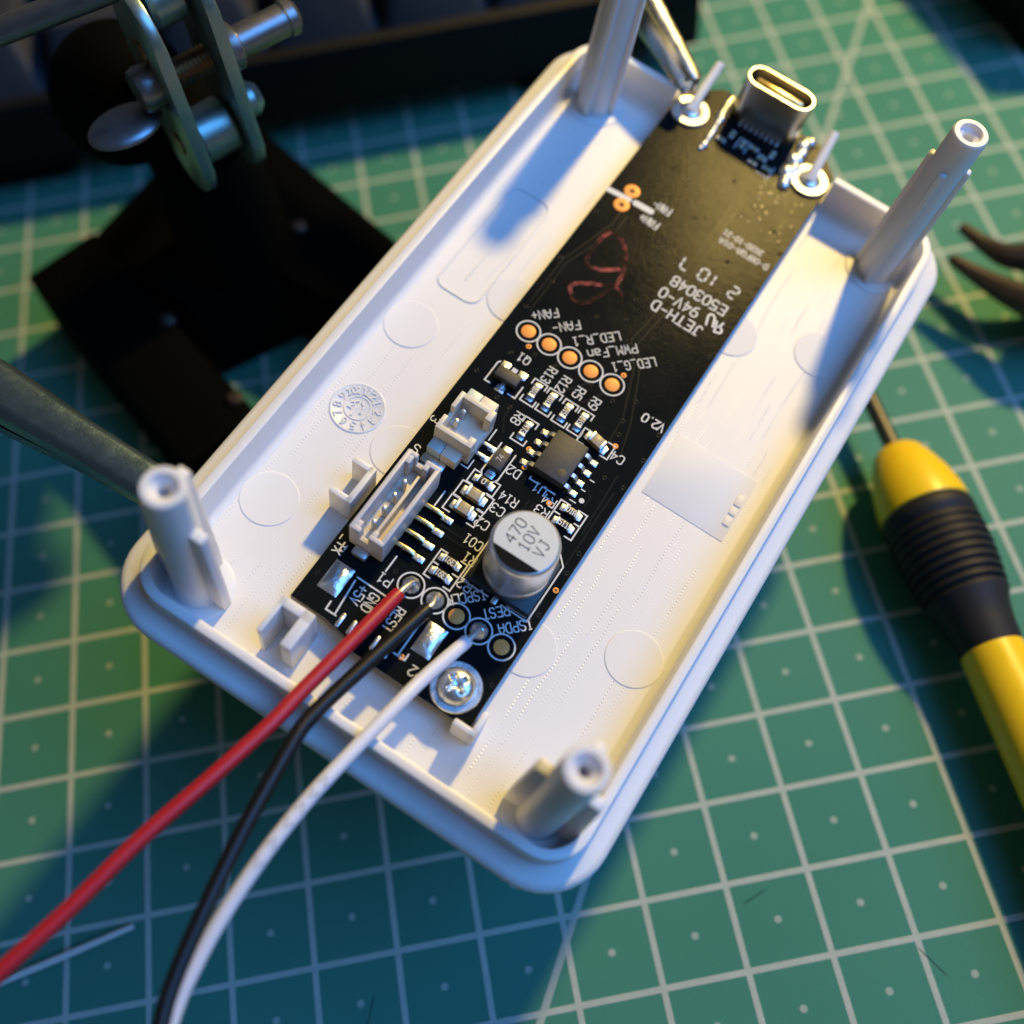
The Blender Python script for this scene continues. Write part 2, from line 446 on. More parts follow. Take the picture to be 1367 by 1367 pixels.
# ------------------------------------------------------------------ stroke lettering
G = {
 'A': [[(0,0),(0,3.8),(1.6,6),(2.4,6),(4,3.8),(4,0)],[(0,2.2),(4,2.2)]],
 'B': [[(0,0),(0,6),(3,6),(4,5.2),(4,4),(3,3.1),(0,3.1)],[(3,3.1),(4,2.2),(4,.9),(3,0),(0,0)]],
 'C': [[(4,5),(3,6),(1,6),(0,5),(0,1),(1,0),(3,0),(4,1)]],
 'D': [[(0,0),(0,6),(2.5,6),(4,4.6),(4,1.4),(2.5,0),(0,0)]],
 'E': [[(4,6),(0,6),(0,0),(4,0)],[(0,3.1),(3,3.1)]],
 'F': [[(4,6),(0,6),(0,0)],[(0,3.1),(3,3.1)]],
 'G': [[(4,5),(3,6),(1,6),(0,5),(0,1),(1,0),(3,0),(4,1),(4,2.8),(2.4,2.8)]],
 'H': [[(0,0),(0,6)],[(4,0),(4,6)],[(0,3),(4,3)]],
 'I': [[(1,6),(3,6)],[(2,6),(2,0)],[(1,0),(3,0)]],
 'J': [[(1.5,6),(4,6)],[(3,6),(3,1),(2,0),(1,0),(0,1)]],
 'K': [[(0,0),(0,6)],[(4,6),(0,2.4)],[(1.4,3.6),(4,0)]],
 'L': [[(0,6),(0,0),(4,0)]],
 'M': [[(0,0),(0,6),(2,3),(4,6),(4,0)]],
 'N': [[(0,0),(0,6),(4,0),(4,6)]],
 'O': [[(1.2,6),(2.8,6),(4,4.8),(4,1.2),(2.8,0),(1.2,0),(0,1.2),(0,4.8),(1.2,6)]],
 'P': [[(0,0),(0,6),(3,6),(4,5.2),(4,3.8),(3,2.8),(0,2.8)]],
 'Q': [[(1.2,6),(2.8,6),(4,4.8),(4,1.2),(2.8,0),(1.2,0),(0,1.2),(0,4.8),(1.2,6)],[(2.4,1.6),(4.2,-.3)]],
 'R': [[(0,0),(0,6),(3,6),(4,5.2),(4,3.8),(3,2.8),(0,2.8)],[(2,2.8),(4,0)]],
 'S': [[(4,5),(3,6),(1,6),(0,5),(0,4),(1,3.2),(3,2.8),(4,2),(4,1),(3,0),(1,0),(0,1)]],
 'T': [[(0,6),(4,6)],[(2,6),(2,0)]],
 'U': [[(0,6),(0,1.2),(1.2,0),(2.8,0),(4,1.2),(4,6)]],
 'V': [[(0,6),(2,0),(4,6)]],
 'W': [[(0,6),(.8,0),(2,4),(3.2,0),(4,6)]],
 'X': [[(0,0),(4,6)],[(0,6),(4,0)]],
 'a': [[(0.4,4),(3,4),(3.8,3.2),(3.8,0)],[(3.8,2.2),(1,2.2),(0,1.6),(0,.7),(.9,0),(2.8,0),(3.8,.8)]],
 'n': [[(0,0),(0,4)],[(0,3),(1.2,4),(2.8,4),(3.8,3),(3.8,0)]],
 '0': [[(1.2,6),(2.8,6),(4,4.8),(4,1.2),(2.8,0),(1.2,0),(0,1.2),(0,4.8),(1.2,6)]],
 '1': [[(.8,4.8),(2.2,6),(2.2,0)],[(1,0),(3.4,0)]],
 '2': [[(0,5),(1,6),(3,6),(4,5),(4,3.8),(0,0),(4,0)]],
 '3': [[(0,5.2),(1,6),(3,6),(4,5.1),(4,4),(3,3.1),(1.5,3.1)],[(3,3.1),(4,2.2),(4,.9),(3,0),(1,0),(0,.8)]],
 '4': [[(3,0),(3,6),(0,2),(4,2)]],
 '5': [[(4,6),(.4,6),(.2,3.4),(2.8,3.6),(4,2.6),(4,1),(3,0),(1,0),(0,.8)]],
 '6': [[(3.4,6),(1.4,5.4),(0,3),(0,1),(1,0),(3,0),(4,1),(4,2.4),(3,3.4),(1,3.4),(0,2.6)]],
 '7': [[(0,6),(4,6),(1.6,0)]],
 '8': [[(1,3.1),(0,4),(0,5.2),(1,6),(3,6),(4,5.2),(4,4),(3,3.1),(1,3.1),(0,2.2),(0,.9),(1,0),(3,0),(4,.9),(4,2.2),(3,3.1)]],
 '9': [[(.6,0),(2.6,.6),(4,3),(4,5),(3,6),(1,6),(0,5),(0,3.6),(1,2.6),(3,2.6),(4,3.4)]],
 '+': [[(2,.8),(2,4.8)],[(0,2.8),(4,2.8)]],
 '-': [[(.4,2.9),(3.6,2.9)]],
 '_': [[(0,-.4),(4,-.4)]],
 '.': [[(1.8,0),(2.2,.2)]],
 ' ': [],
}
def dashed(polys, gap=0.22):
    out = []
    for pl in polys:
        for a, b in zip(pl, pl[1:]):
            a = Vector(a); b = Vector(b)
            out.append([tuple(a.lerp(b, gap)), tuple(a.lerp(b, 1 - gap))])
    return out
def text_mb(mb, s, c, ang, h, lw, z0, z1, wfac=1.0, adv=5.6, glyphs=None, mirror=False):
    """stroke text centred at c, reading direction ang (degrees), letter height h"""
    k = h / 6.0
    tot = (len(s) - 1) * adv + 4
    ca, sa = math.cos(R(ang)), math.sin(R(ang))
    for i, ch in enumerate(s):
        for pl in (glyphs or G).get(ch, []):
            pts = []
            for (x, y) in pl:
                xx = ((4 - x if mirror else x) + i * adv - tot / 2) * k * wfac
                yy = (y - 3) * k
                pts.append((c[0] + xx * ca - yy * sa, c[1] + xx * sa + yy * ca))
            mb.ribbon(pts, lw, z0, z1)
    return mb

# ------------------------------------------------------------------ white plastic tray
tray = thing('plastic_tray', 'white plastic enclosure half with four screw posts holding the circuit board', 'plastic tray', TM)
IU0, IU1, IV0, IV1, IR = -23.5, 25.0, -6.05, 80.6, 3.4
def rrect(off, w, notch=None):
    u0, u1, v0, v1, r = IU0 - off, IU1 + off, IV0 - off, IV1 + off, max(0.4, IR + off)
    pts = []
    def arc(cu_, cv_, a0):
        for i in range(11):
            a = R(a0 + 9 * i)
            pts.append([cu_ + r * math.cos(a), cv_ + r * math.sin(a), w])
    arc(u1 - r, v0 + r, 270)
    arc(u1 - r, v1 - r, 0)
    for u in (11.55, 11.35, 11.3, -11.3, -11.35, -11.55):
        pts.append([u, v1, w])
    arc(u0 + r, v1 - r, 90)
    arc(u0 + r, v0 + r, 180)
    if notch is not None:
        for p in pts:
            if p[1] > v1 - 0.01 and abs(p[0]) < 11.32:
                p[2] = min(p[2], notch)
    return [tuple(p) for p in pts]
prof = [(-1.0, -2.5), (-.45, -2.38), (-.15, -2.0), (-.05, -1.5), (0, 2.3), (.06, 2.44), (.2, 2.5), (.9, 2.5), (1.04, 2.44), (1.1, 2.3), (1.12, -.32), (1.3, -.48), (2.8, -.58), (3.25, -.75), (3.52, -1.1), (3.6, -1.6), (3.5, -2.5), (3.0, -3.5), (2.2, -4.15), (1.2, -4.5), (0, -4.6)]
mb = MB()
mb.rings([rrect(a, b, -1.6) for a, b in prof], cap0=False, cap1=True)
part('shell', mb, 'white', tray, angle=40)
mb = MB()
mb.face([mb.v(p) for p in rrect(-1.0, -2.5)])
bmesh.ops.triangulate(mb.bm, faces=mb.bm.faces)
part('floor_panel', mb, 'floor', tray)
FL = -2.5
PU, PVB, PVT, PC = 20.45, -2.6, 76.75, 0.755
post_me = MB().lathe([(2.55, FL), (2.25, FL + .35), (2.15, FL + 1), (2.0, 21.6), (1.95, 21.85), (1.82, 22.0), (1.32, 22.0), (1.18, 21.85), (1.12, 21.55), (0.66, 21.3), (0.58, 21.1), (0.55, 13), (0.05, 12.8)], 40, cap1=True).mesh('screw_post', 'white', 40)
def rib_mesh(length, top, tip, t=0.55):
    # fin radiating along +x from the post, sloping outer edge
    m_ = MB()
    pr_ = [(1.2, FL), (length, FL), (length - .08, FL + 4), (tip, top - .25), (tip - .2, top), (1.2, top)]
    a = [m_.v((x, -t, z)) for x, z in pr_]; b = [m_.v((x, t, z)) for x, z in pr_]
    n = len(pr_)
    fs = [m_.face(a), m_.face(b[::-1])]
    for i in range(n):
        m_.face([a[i], b[i], b[(i + 1) % n], a[(i + 1) % n]])
    bmesh.ops.bevel(m_.bm, geom=list(m_.bm.edges), offset=.12, segments=2, profile=.5, affect='EDGES')
    return m_.mesh('rib', 'white', 40)
rib_long = rib_mesh(3.9, 15.0, 3.35)
rib_small = rib_mesh(2.75, 17.5, 2.55, .4)
rib_tall = rib_mesh(3.5, 21.0, 2.75)
seat_me = MB().lathe([(3.75, FL - .2), (3.75, FL + .10), (3.6, FL + .16), (0.5, FL + .16)], 40).mesh('post_seat', 'white', 30)
for iu, su in enumerate((-1, 1)):
    for v, sv in ((PVB, 1), (PVT, -1)):
        p = link('screw_post', post_me, tray, (PC + su * PU, v, 0))
        for a, me_ in (((0, rib_long), (180, rib_long), (90, rib_tall)) if sv > 0 else ((0, rib_small), (180, rib_small), (-90, rib_small))):
            link('rib', me_, p, (0, 0, 0), a)
        link('post_seat', seat_me, tray, (PC + su * PU, v, 0))
# ejector-pin circles on the floor
ej = MB().lathe([(3.12, FL - .3), (3.12, FL + .05), (3.02, FL + .10), (0.2, FL + .10)], 48).mesh('ejector_mark', 'plate_white', 20)
for c in ((-19.9, 35.6), (-19.7, 9.2), (21.1, 16.3), (11.3, 11.0), (21.0, 61.2), (11.0, 57.4), (-12.2, 45.4), (-11.9, 21.6)):
    link('ejector_mark', ej, tray, (c[0], c[1], 0))
# moulded date wheel
wheel = part('date_wheel', MB().lathe([(3.1, FL - .3), (3.1, FL + .07), (2.95, FL + .13), (2.8, FL + .05), (.2, FL + .05)], 48), 'white', tray, (-18.5, 23.3, 0))
mb = MB()
for k in range(12):
    a = 90 - 30 * (k + 1) - 8
    s_ = str(k + 1)
    text_mb(mb, s_, (2.2 * math.cos(R(a)), 2.2 * math.sin(R(a))), a - 90, .85, .14, FL + .04, FL + .17, wfac=.8)
part('date_digits', mb, 'plate_white', wheel)
mb = MB()
mb.ring((0, 0), 1.45, .12, FL + .04, FL + .14)
mb.ribbon([(-.1, -1.1), (-.1, 1.1)], .22, FL + .04, FL + .19)
mb.ribbon([(-.5, .6), (-.1, 1.15), (.3, .6)], .2, FL + .04, FL + .19)
text_mb(mb, '2', (-.75, 0), 0, .8, .16, FL + .04, FL + .18, wfac=.7)
text_mb(mb, '1', (.6, 0), 0, .8, .16, FL + .04, FL + .18, wfac=.7)
part('date_arrow', mb, 'plate_white', wheel)
# rounded outline left of the board, smooth label field right of it
def rr2(u0, u1, v0, v1, r, n=6):
    out = []
    for (cx, cy, a0) in ((u1 - r, v0 + r, 270), (u1 - r, v1 - r, 0), (u0 + r, v1 - r, 90), (u0 + r, v0 + r, 180)):
        for i in range(n + 1):
            a = R(a0 + 90 * i / n)
            out.append((cx + r * math.cos(a), cy + r * math.sin(a)))
    return out
part('moulded_outline', MB().ribbon(rr2(-21.0, -15.4, 42.0, 59.5, 1.4), .28, FL - .1, FL + .12, True), 'white', tray)
part('moulded_outline', MB().ribbon([(-18.2, 44.5), (-18.2, 52.0)], .22, FL - .1, FL + .1), 'white', tray)
field = part('label_field', MB().prism(rr2(12.3, 22.6, 33.2, 42.0, .15, 2), FL - .2, FL + .07, .03), 'plate_white', tray)
for k, (v0, v1) in enumerate(((35.1, 36.3), (36.6, 37.6), (37.9, 39.4))):
    part('raised_mark', MB().box((21.5, v0, FL), (22.35, v1, FL + .22), .08), 'plate_white', field)
# bracket beside the connectors, slotted block, board stop, board supports
mb = MB()
mb.box((-12.15, 12.05, FL), (-11.45, 16.75, 2.0), .12)
mb.box((-14.15, 16.05, FL), (-11.55, 16.78, 1.98), .12)
mb.box((-14.15, 12.0, FL), (-11.55, 12.7, 1.98), .12)
part('locating_bracket', mb, 'white', tray)
mb = MB()
mb.box((-10.65, -4.2, FL), (-10.1, 0.0, 4.0), .1)
mb.box((-10.6, -1.0, FL), (-6.85, 0.05, 3.97), .12)
mb.box((-8.05, -4.15, FL), (-6.8, 0.0, 3.99), .15)
part('slotted_block', mb, 'white', tray)
mb = MB()
mb.box((9.4, -.75, FL), (12.0, -.02, 1.5), .2)
mb.box((11.3, -.7, FL), (12.02, 2.1, 1.45), .2)
part('board_stop', mb, 'white', tray)
for c in ((7.75, 2.77), (-8.65, 81.0), (8.6, 81.0), (-8.6, 40.0), (8.6, 40.0), (-8.6, 4.0)):
    part('board_support', MB().lathe([(1.9, FL), (1.7, -1.21), (.3, -1.21)], 20), 'white', tray, (c[0], c[1], 0))

# ------------------------------------------------------------------ circuit board
board = thing('circuit_board', 'black printed circuit board with soldered parts inside the white tray', 'circuit board', TM)
outline = [(-7.0, 1.3), (-4.2, 0.9), (-3.6, 0.0), (11.0, 0.0), (11.0, 79.0), (11.0, 83.6), (7.4, 87.3), (-6.8, 87.3), (-11.0, 83.6), (-11.0, 1.3)]
mb = MB()
mb.prism(outline, -1.2, 0)
for f in mb.bm.faces:
    f.normal_update()
    f.material_index = 0 if f.normal.z > 0.5 else 1
part('board_panel', mb, ['pcb', 'pcb_edge'], board)

ZS = 0.035   # silkscreen height
def silk(s, c, ang, h=1.15, lw=.17, wfac=1.0, name='silkscreen_text', adv=5.6, par=None):
    return part(name, text_mb(MB(), s, c, ang, h, lw, 0.002, ZS, wfac, adv), 'silk', par or board)
def sline(pls, lw=.17, name='silkscreen_outline', closed=False):
    for pl in pls:
        part(name, MB().ribbon(pl, lw, 0.002, ZS, closed), 'silk', board)
silk('FAN+', (-7.75, 44.5), 225, 1.1, .125, wfac=.8)
silk('FAN-', (-4.95, 44.6), 225, 1.1, .125, wfac=.84)
silk('LED_R_1', (-1.3, 45.3), 225, 1.1, .125, wfac=.8)
silk('PWM_Fan', (1.0, 45.0), 225, 1.1, .125, wfac=.84)
silk('LED_G_1', (3.85, 45.0), 225, 1.1, .125, wfac=.74)
silk('ISPCLK', (3.5, 11.1), 225, 1.05, .14, wfac=.7)
silk('REST', (6.8, 11.5), 225, 1.05, .14, wfac=.74)
silk('ISPDA', (9.25, 11.35), 225, 1.05, .14, wfac=.74)
for s_, c, a in (('Q1', (-6.6, 38.1), 180), ('R13', (-3.23, 38.06), 270), ('R12', (-1.32, 38.02), 270), ('R5', (.66, 38.1), 270), ('R9', (2.74, 38.0), 270), ('R8', (-3.18, 31.4), 270),
                 ('U1', (3.2, 25.7), 180), ('C4', (8.2, 33.8), 180), ('D2', (-.1, 25.74), 180), ('R14', (1.15, 22.74), 180), ('C3', (.84, 21.05), 180), ('C2', (.35, 18.8), 180), ('R4', (4.75, 25.1), 180), ('R3', (4.75, 23.6), 180),
                 ('C01', (.75, 16.5), 180), ('R1', (1.5, 14.75), 180), ('R2', (2.6, 12.1), 180), ('P1', (-4.35, 7.95), 180), ('P2', (3.7, 1.75), 180), ('_TX', (-10.0, 8.5), 270), ('+5V', (-5.5, 5.15), 270), ('GND', (-4.12, 5.1), 270),
                 ('REST', (-1.2, 5.0), 270), ('3', (-10.3, 26.0), 270), ('S', (-10.0, 21.9), 180)):
    silk(s_, c, a, 1.04, .14, wfac=.76 if len(s_) > 2 else .86)
silk('V2.0', (9.3, 39.9), 180, 1.05, wfac=.85, adv=4.6)
silk('JETH-D', (4.8, 53.4), 180, 1.4, .2, wfac=.86)
silk('94V-0', (4.0, 55.45), 180, 1.4, .2, wfac=.82)
part('recognition_mark', text_mb(text_mb(MB(), 'R', (9.45, 55.3), 196, 1.5, .26, .002, ZS, wfac=.8, mirror=True), 'U', (8.2, 55.6), 196, 1.6, .26, .002, ZS, wfac=.75), 'silk', board)
silk('E503048', (5.45, 57.7), 180, 1.4, .2, wfac=.82)
seg7 = {'2': dashed([[(0,6),(4,6),(4,3),(0,3),(0,0),(4,0)]]), '1': dashed([[(2.5,6),(2.5,3),(2.5,0)]]), '0': dashed([[(0,0),(0,3),(0,6),(4,6),(4,3),(4,0),(0,0)]]), '7': dashed([[(0,6),(4,6),(4,3),(4,0)]])}
for ch, u in (('2', 8.6), ('1', 6.0), ('0', 4.5), ('7', 2.1)):
    part('date_code_digit', text_mb(MB(), ch, (u, 60.6), 180, 1.75, .24, .002, ZS, wfac=.85, glyphs=seg7), 'silk', board)
silk('D-08FQA-01A', (7.0, 66.3), 180, .8, .13, wfac=.82)
silk('2020-10-21', (6.2, 67.65), 180, .75, .13, wfac=.78)
silk('FAN-', (-4.2, 65.9), 180, 1.05, .18, wfac=.62)
silk('FAN+', (-4.5, 63.2), 180, 1.05, .18, wfac=.66)

# copper test pads with rings
def pad(c, r=.84, ring=1.36, lw=.17):
    p = part('test_pad', MB().lathe([(r, 0), (r, .03), (r - .05, .045), (.05, .045)], 36), 'copper', board, (c[0], c[1], 0))
    if ring:
        part('pad_ring', MB().ring((0, 0), ring, lw, .002, ZS, 40), 'silk', p)
    return p
for c in ((-8.06, 41.45), (-5.28, 41.41), (-2.5, 41.35), (.33, 41.3), (3.15, 41.27)):
    pad(c)
for c in ((3.75, 8.88), (9.22, 8.76)):
    pad(c, .82, 1.36)
for c in ((-1.82, 8.98), (1.05, 9.0), (6.45, 8.85)):
    sline([[(c[0] + 1.36 * math.cos(2 * math.pi * i / 40), c[1] + 1.36 * math.sin(2 * math.pi * i / 40)) for i in range(40)]], name='pad_ring', closed=True)
    mb = MB()
    mb.lathe([(.95, 0), (.93, .10), (.8, .34), (.55, .62), (.28, .85), (.05, .92)], 22)
    for v in mb.bm.verts:
        if v.co.z > .05:
            v.co.x += random.uniform(-.06, .06) + .10 * v.co.z
            v.co.y += random.uniform(-.06, .06) + .16 * v.co.z
            v.co.z *= random.uniform(.9, 1.12)
    part('solder_joint', mb, 'solder', board, (c[0], c[1], 0), angle=60)
sp = MB(); sp.ribbon([(-10.9, 64.2), (-8.0, 64.45)], .75, .002, ZS); sp.ribbon([(-7.2, 64.5), (-5.0, 64.6)], .85, .002, ZS)
part('silkscreen_bar', sp, 'silk', board)
for c in ((-8.38, 65.75), (-8.41, 63.2)):
    mb = MB(); mb.lathe([(.98, 0), (.98, .05), (.9, .065), (.36, .065), (.33, .0)], 30, cap0=False, cap1=False)
    p = part('plated_pad', mb, 'copper', board, (c[0], c[1], 0))
    part('hole', MB().lathe([(.37, .0), (.37, .02), (.02, .02)], 20), 'void', p)

# traces under the mask
mb = MB()
for pl in ([(2.55, 71.5), (2.55, 52.8), (2.0, 47.6), (4.1, 44.6), (6.2, 38.5), (6.6, 33.0)], [(3.35, 71.5), (3.35, 52.6), (2.85, 47.6), (4.9, 44.4), (7.3, 38.3), (8.6, 33.2)],
           [(-7.0, 62.2), (-7.0, 60.0), (-9.4, 52), (-9.4, 44.0)], [(-7.9, 62.2), (-7.9, 60.2), (-10.0, 52), (-10.0, 45)], [(-5.3, 41.4), (-6.1, 43.2)], [(-1.0, 37), (.9, 40.0)], [(1.5, 37.2), (2.9, 39.8)],
           [(-4.5, 32.5), (-4.5, 30.8), (-3.6, 29.0)], [(.3, 33.2), (1.0, 32.6)], [(7.3, 29.0), (8.2, 28.0), (8.2, 26.8)], [(9.3, 32), (9.6, 24)], [(10.0, 30), (10.0, 20)], [(-3.9, 27.6), (-2.8, 27.4)], [(-1.5, 19.9), (2.8, 20.4), (3.6, 21.6), (3.6, 24)], [(-2.0, 20.4), (2.2, 21.0), (3.0, 22), (3.0, 24)], [(-3.0, 15.5), (.3, 15.5), (1.2, 16)], [(-3.0, 16.2), (.0, 16.2)], [(8.8, 70), (8.8, 74)]):
    mb.ribbon(pl, .22, -.01, .022)
o_ = part('trace_layer', mb, 'trace', board)
o_['kind'] = 'stuff'
# vias
via_me = MB().lathe([(.30, 0), (.30, .02), (.25, .035), (.16, .03), (.10, -.0)], 16, cap0=False).mesh('via', 'trace', 30)
viac_me = MB().lathe([(.32, 0), (.32, .03), (.26, .045), (.16, .04), (.12, .0)], 16, cap0=False).mesh('via', 'copper', 30)
vias = [(-10.05, 33.7), (-8.22, 37.87), (-2.81, 47.83), (.06, 49.44), (4.22, 39.5), (6.4, 40.97), (6.45, 38.04), (6.88, 36.32), (10.69, 35.19), (8.25, 30.91), (10.5, 31.1), (-4.23, 19.75), (-4.11, 18.17), (10.53, 38.91),
        (-10.22, 70.82), (-5.04, 67.59), (-.35, 67.18), (-10.32, 60.55), (-10.4, 52.2), (5.92, 64.09), (-.42, 58.75), (-.33, 52.57), (-9.39, 48.71), (-10.03, 44.05), (10.68, 62.85), (10.62, 57), (10.44, 51.18), (10.57, 69.09), (10.5, 13.69), (10.58, 19.22), (10.47, 21.81), (10.52, 4.92),
        (-10.24, 4.71), (-3.94, 9.28), (-3.3, 39.4), (-1.1, 38.9), (1.2, 39.9), (-6.2, 72.0), (-5.2, 72.3), (1.0, 75.2), (8.6, 71.5), (9.5, 66.4), (8.8, 24.0), (-6.4, 32.2), (-4.6, 32.0), (-5.9, 39.3)]
for c in vias:
    link('via', via_me, board, (c[0], c[1], 0))
for c in ((10.59, 17.01), (.55, 26.9), (-7.0, 39.8), (4.9, 24.9), (-.2, 29.0), (7.3, 34.9), (1.6, 2.3), (3.6, 43.1)):
    link('via', viac_me, board, (c[0], c[1], 0))

# chip resistors and capacitors
res_body = MB().box((-.60, -.42, .05), (.60, .42, .47), .04).mesh('resistor', 'resin')
term_me = MB().box((.56, -.44, .0), (.86, .44, .48), .07).mesh('terminal', 'tin')
fil_me = MB().prism([(.80, -.46), (1.28, -.40), (1.28, .40), (.80, .46)], 0, .13, .06).mesh('solder_fillet', 'solder')
def resistor(c, ang, code, flip=0):
    o = link('resistor', res_body, board, (c[0], c[1], 0), ang)
    for a in (0, 180):
        link('terminal', term_me, o, (0, 0, 0), a)
        link('solder_fillet', fil_me, o, (0, 0, 0), a)
    mb = text_mb(MB(), code, (0, 0), flip, .62, .1, .46, .49, wfac=.66 if len(code) > 1 else .9)
    part('marking', mb, 'ink', o)
    return o
def brackets(c, ang, L=1.62, W=.83, leg=.75):
    mb = MB()
    ca, sa = math.cos(R(ang)), math.sin(R(ang))
    for s in (1, -1):
        pl = [(s * (L - leg), W), (s * L, W), (s * L, -W), (s * (L - leg), -W)]
        mb.ribbon([(c[0] + x * ca - y * sa, c[1] + x * sa + y * ca) for x, y in pl], .16, .002, ZS)
    part('silkscreen_outline', mb, 'silk', board)
for c, code in (((-3.42, 35.15), '01D'), ((-1.42, 35.15), '01B'), ((.7, 35.05), '512'), ((2.68, 35.08), '512')):
    resistor(c, 90, code, 0); brackets(c, 90)
resistor((-1.75, 30.55), 90, '473', 180); brackets((-1.75, 30.55), 90)
resistor((-2.02, 22.77), 0, '0', 0); brackets((-2.02, 22.77), 0)
resistor((7.38, 25.3), 0, '01A', 0); resistor((7.42, 23.6), 0, '511', 0)
sline([[(6.9, 26.0), (5.75, 26.0), (5.75, 22.75), (6.4, 22.75)], [(7.9, 26.0), (9.02, 26.0), (9.02, 22.62), (8.2, 22.62)], [(5.75, 24.45), (6.5, 24.45)], [(8.3, 24.45), (9.02, 24.45)]])
resistor((0, 13.25), 0, '391', 180); resistor((0, 11.55), 0, '391', 180)
sline([[(-.7, 14.0), (-1.5, 14.0), (-1.5, 10.7), (-.7, 10.7)], [(.9, 14.05), (1.7, 14.05), (1.7, 10.7), (.9, 10.7)], [(-1.5, 12.4), (-.8, 12.4)], [(.9, 12.4), (1.7, 12.4)]])
cap_body = MB().box((-.6, -.62, .04), (.6, .62, .95), .08).mesh('ceramic_capacitor', 'mlcc')
cterm_me = MB().box((.55, -.63, .0), (.98, .63, .97), .1).mesh('terminal', 'tin')
cfil_me = MB().prism([(.9, -.6), (1.5, -.5), (1.5, .5), (.9, .6)], 0, .2, .08).mesh('solder_fillet', 'solder')
for c, a in (((5.4, 33.9), -12), ((-2.0, 20.86), 0), ((-2.06, 18.86), 0)):
    o = link('ceramic_capacitor', cap_body, board, (c[0], c[1], 0), a)
    for b in (0, 180):
        link('terminal', cterm_me, o, (0, 0, 0), b)
        link('solder_fillet', cfil_me, o, (0, 0, 0), b)
    brackets(c, 0, 1.95, .95, .9)

# eight-pin chip
ic = part('chip', MB().box((-1.95, -2.7, .25), (1.95, 2.7, 1.62), .16), 'chip', board, (3.3, 29.5, 0))
part('pin_one_dimple', MB().lathe([(.55, 1.615), (.52, 1.6255), (.05, 1.6255)], 28), 'chip', ic, (1.05, -1.65, 0))
def gull():
    m_ = MB()
    path = [(1.8, .78), (2.25, .78), (2.5, .62), (2.62, .3), (2.78, .14), (3.25, .12)]
    t = .17
    up_ = []; lo_ = []
    for i, (x, z) in enumerate(path):
        d = Vector((path[min(i + 1, 5)][0] - path[max(i - 1, 0)][0], path[min(i + 1, 5)][1] - path[max(i - 1, 0)][1])).normalized()
        up_.append((x - d.y * t / 2, z + d.x * t / 2)); lo_.append((x + d.y * t / 2, z - d.x * t / 2))
    pr_ = up_ + lo_[::-1]
    a = [m_.v((x, -.24, z)) for x, z in pr_]; b = [m_.v((x, .24, z)) for x, z in pr_]
    k = len(pr_)
    for i in range(k):
        m_.face([a[i], b[i], b[(i + 1) % k], a[(i + 1) % k]])
    for i in range(5):
        m_.face([a[i], a[i + 1], a[k - 2 - i], a[k - 1 - i]]); m_.face([b[i], b[i + 1], b[k - 2 - i], b[k - 1 - i]])
    return m_.mesh('pin', 'tin', 40)
pin_me = gull()
pinsolder = MB().box((2.55, -.34, 0), (3.55, .34, .12), .05).mesh('solder_pad', 'solder')
for k in range(4):
    for a in (0, 180):
        v = -2.18 + 1.45 * k
        o = link('pin', pin_me, ic, (0, v, 0), a)
        link('solder_pad', pinsolder, ic, (0, v, 0), a)
part('pin_one_dot', MB().lathe([(.3, .0), (.3, ZS), (.02, ZS)], 20), 'silk', board, (7.61, 27.16, 0))
sline([[(1.7, 26.4), (1.7, 26.1), (2.6, 26.1)], [(3.6, 26.1), (4.9, 26.1)]])
sline([[(6.5, 26.55), (7.2, 26.55)], [(6.9, 28.3), (7.35, 28.3)], [(7.1, 29.8), (7.6, 29.8)]], .14)

# three-legged transistor and diode
q = part('transistor', MB().box((-1.45, -.72, .12), (1.45, .72, 1.05), .13), 'chip', board, (-6.68, 34.75, 0))
lead_me = MB().box((-.24, .6, .0), (.24, 1.45, .22), .06).mesh('lead', 'tin')
sol_me = MB().prism([(-.5, .95), (.5, .95), (.55, 1.9), (-.55, 1.9)], 0, .1, .05).mesh('solder_pad', 'solder')
for x, a in ((-1.05, 0), (1.15, 0), (0, 180)):
    link('lead', lead_me, q, (x, 0, 0), a); link('solder_pad', sol_me, q, (x, 0, 0), a)
part('silkscreen_block', MB().box((-.25, .95, .0), (.4, 1.75, .03)), 'silk', q)
sline([[(-8.0, 33.3), (-8.7, 33.3), (-8.7, 36.0), (-8.5, 36.3)], [(-5.7, 33.3), (-4.75, 33.3), (-4.75, 35.0)]])
d = part('diode', MB().box((-.78, -1.2, .1), (.78, 1.2, 1.0), .14), 'chip', board, (-2.0, 25.7, 0))
part('diode_band', text_mb(MB(), '74', (0, .1), 90, .6, .08, 1.0, 1.012, wfac=.8), 'greyink', d)
dl = MB().box((-.42, 1.1, 0), (.42, 1.75, .3), .08).mesh('lead', 'tin')
ds = MB().prism([(-.55, 1.3), (.55, 1.3), (.5, 2.15), (-.5, 2.15)], 0, .12, .05).mesh('solder_pad', 'solder')
for a in (0, 180):
    link('lead', dl, d, (0, 0, 0), a); link('solder_pad', ds, d, (0, 0, 0), a)
sline([[(-3.0, 27.9), (-3.0, 23.9), (-2.6, 23.25), (-1.4, 23.25), (-.95, 23.9), (-.95, 27.5)]])

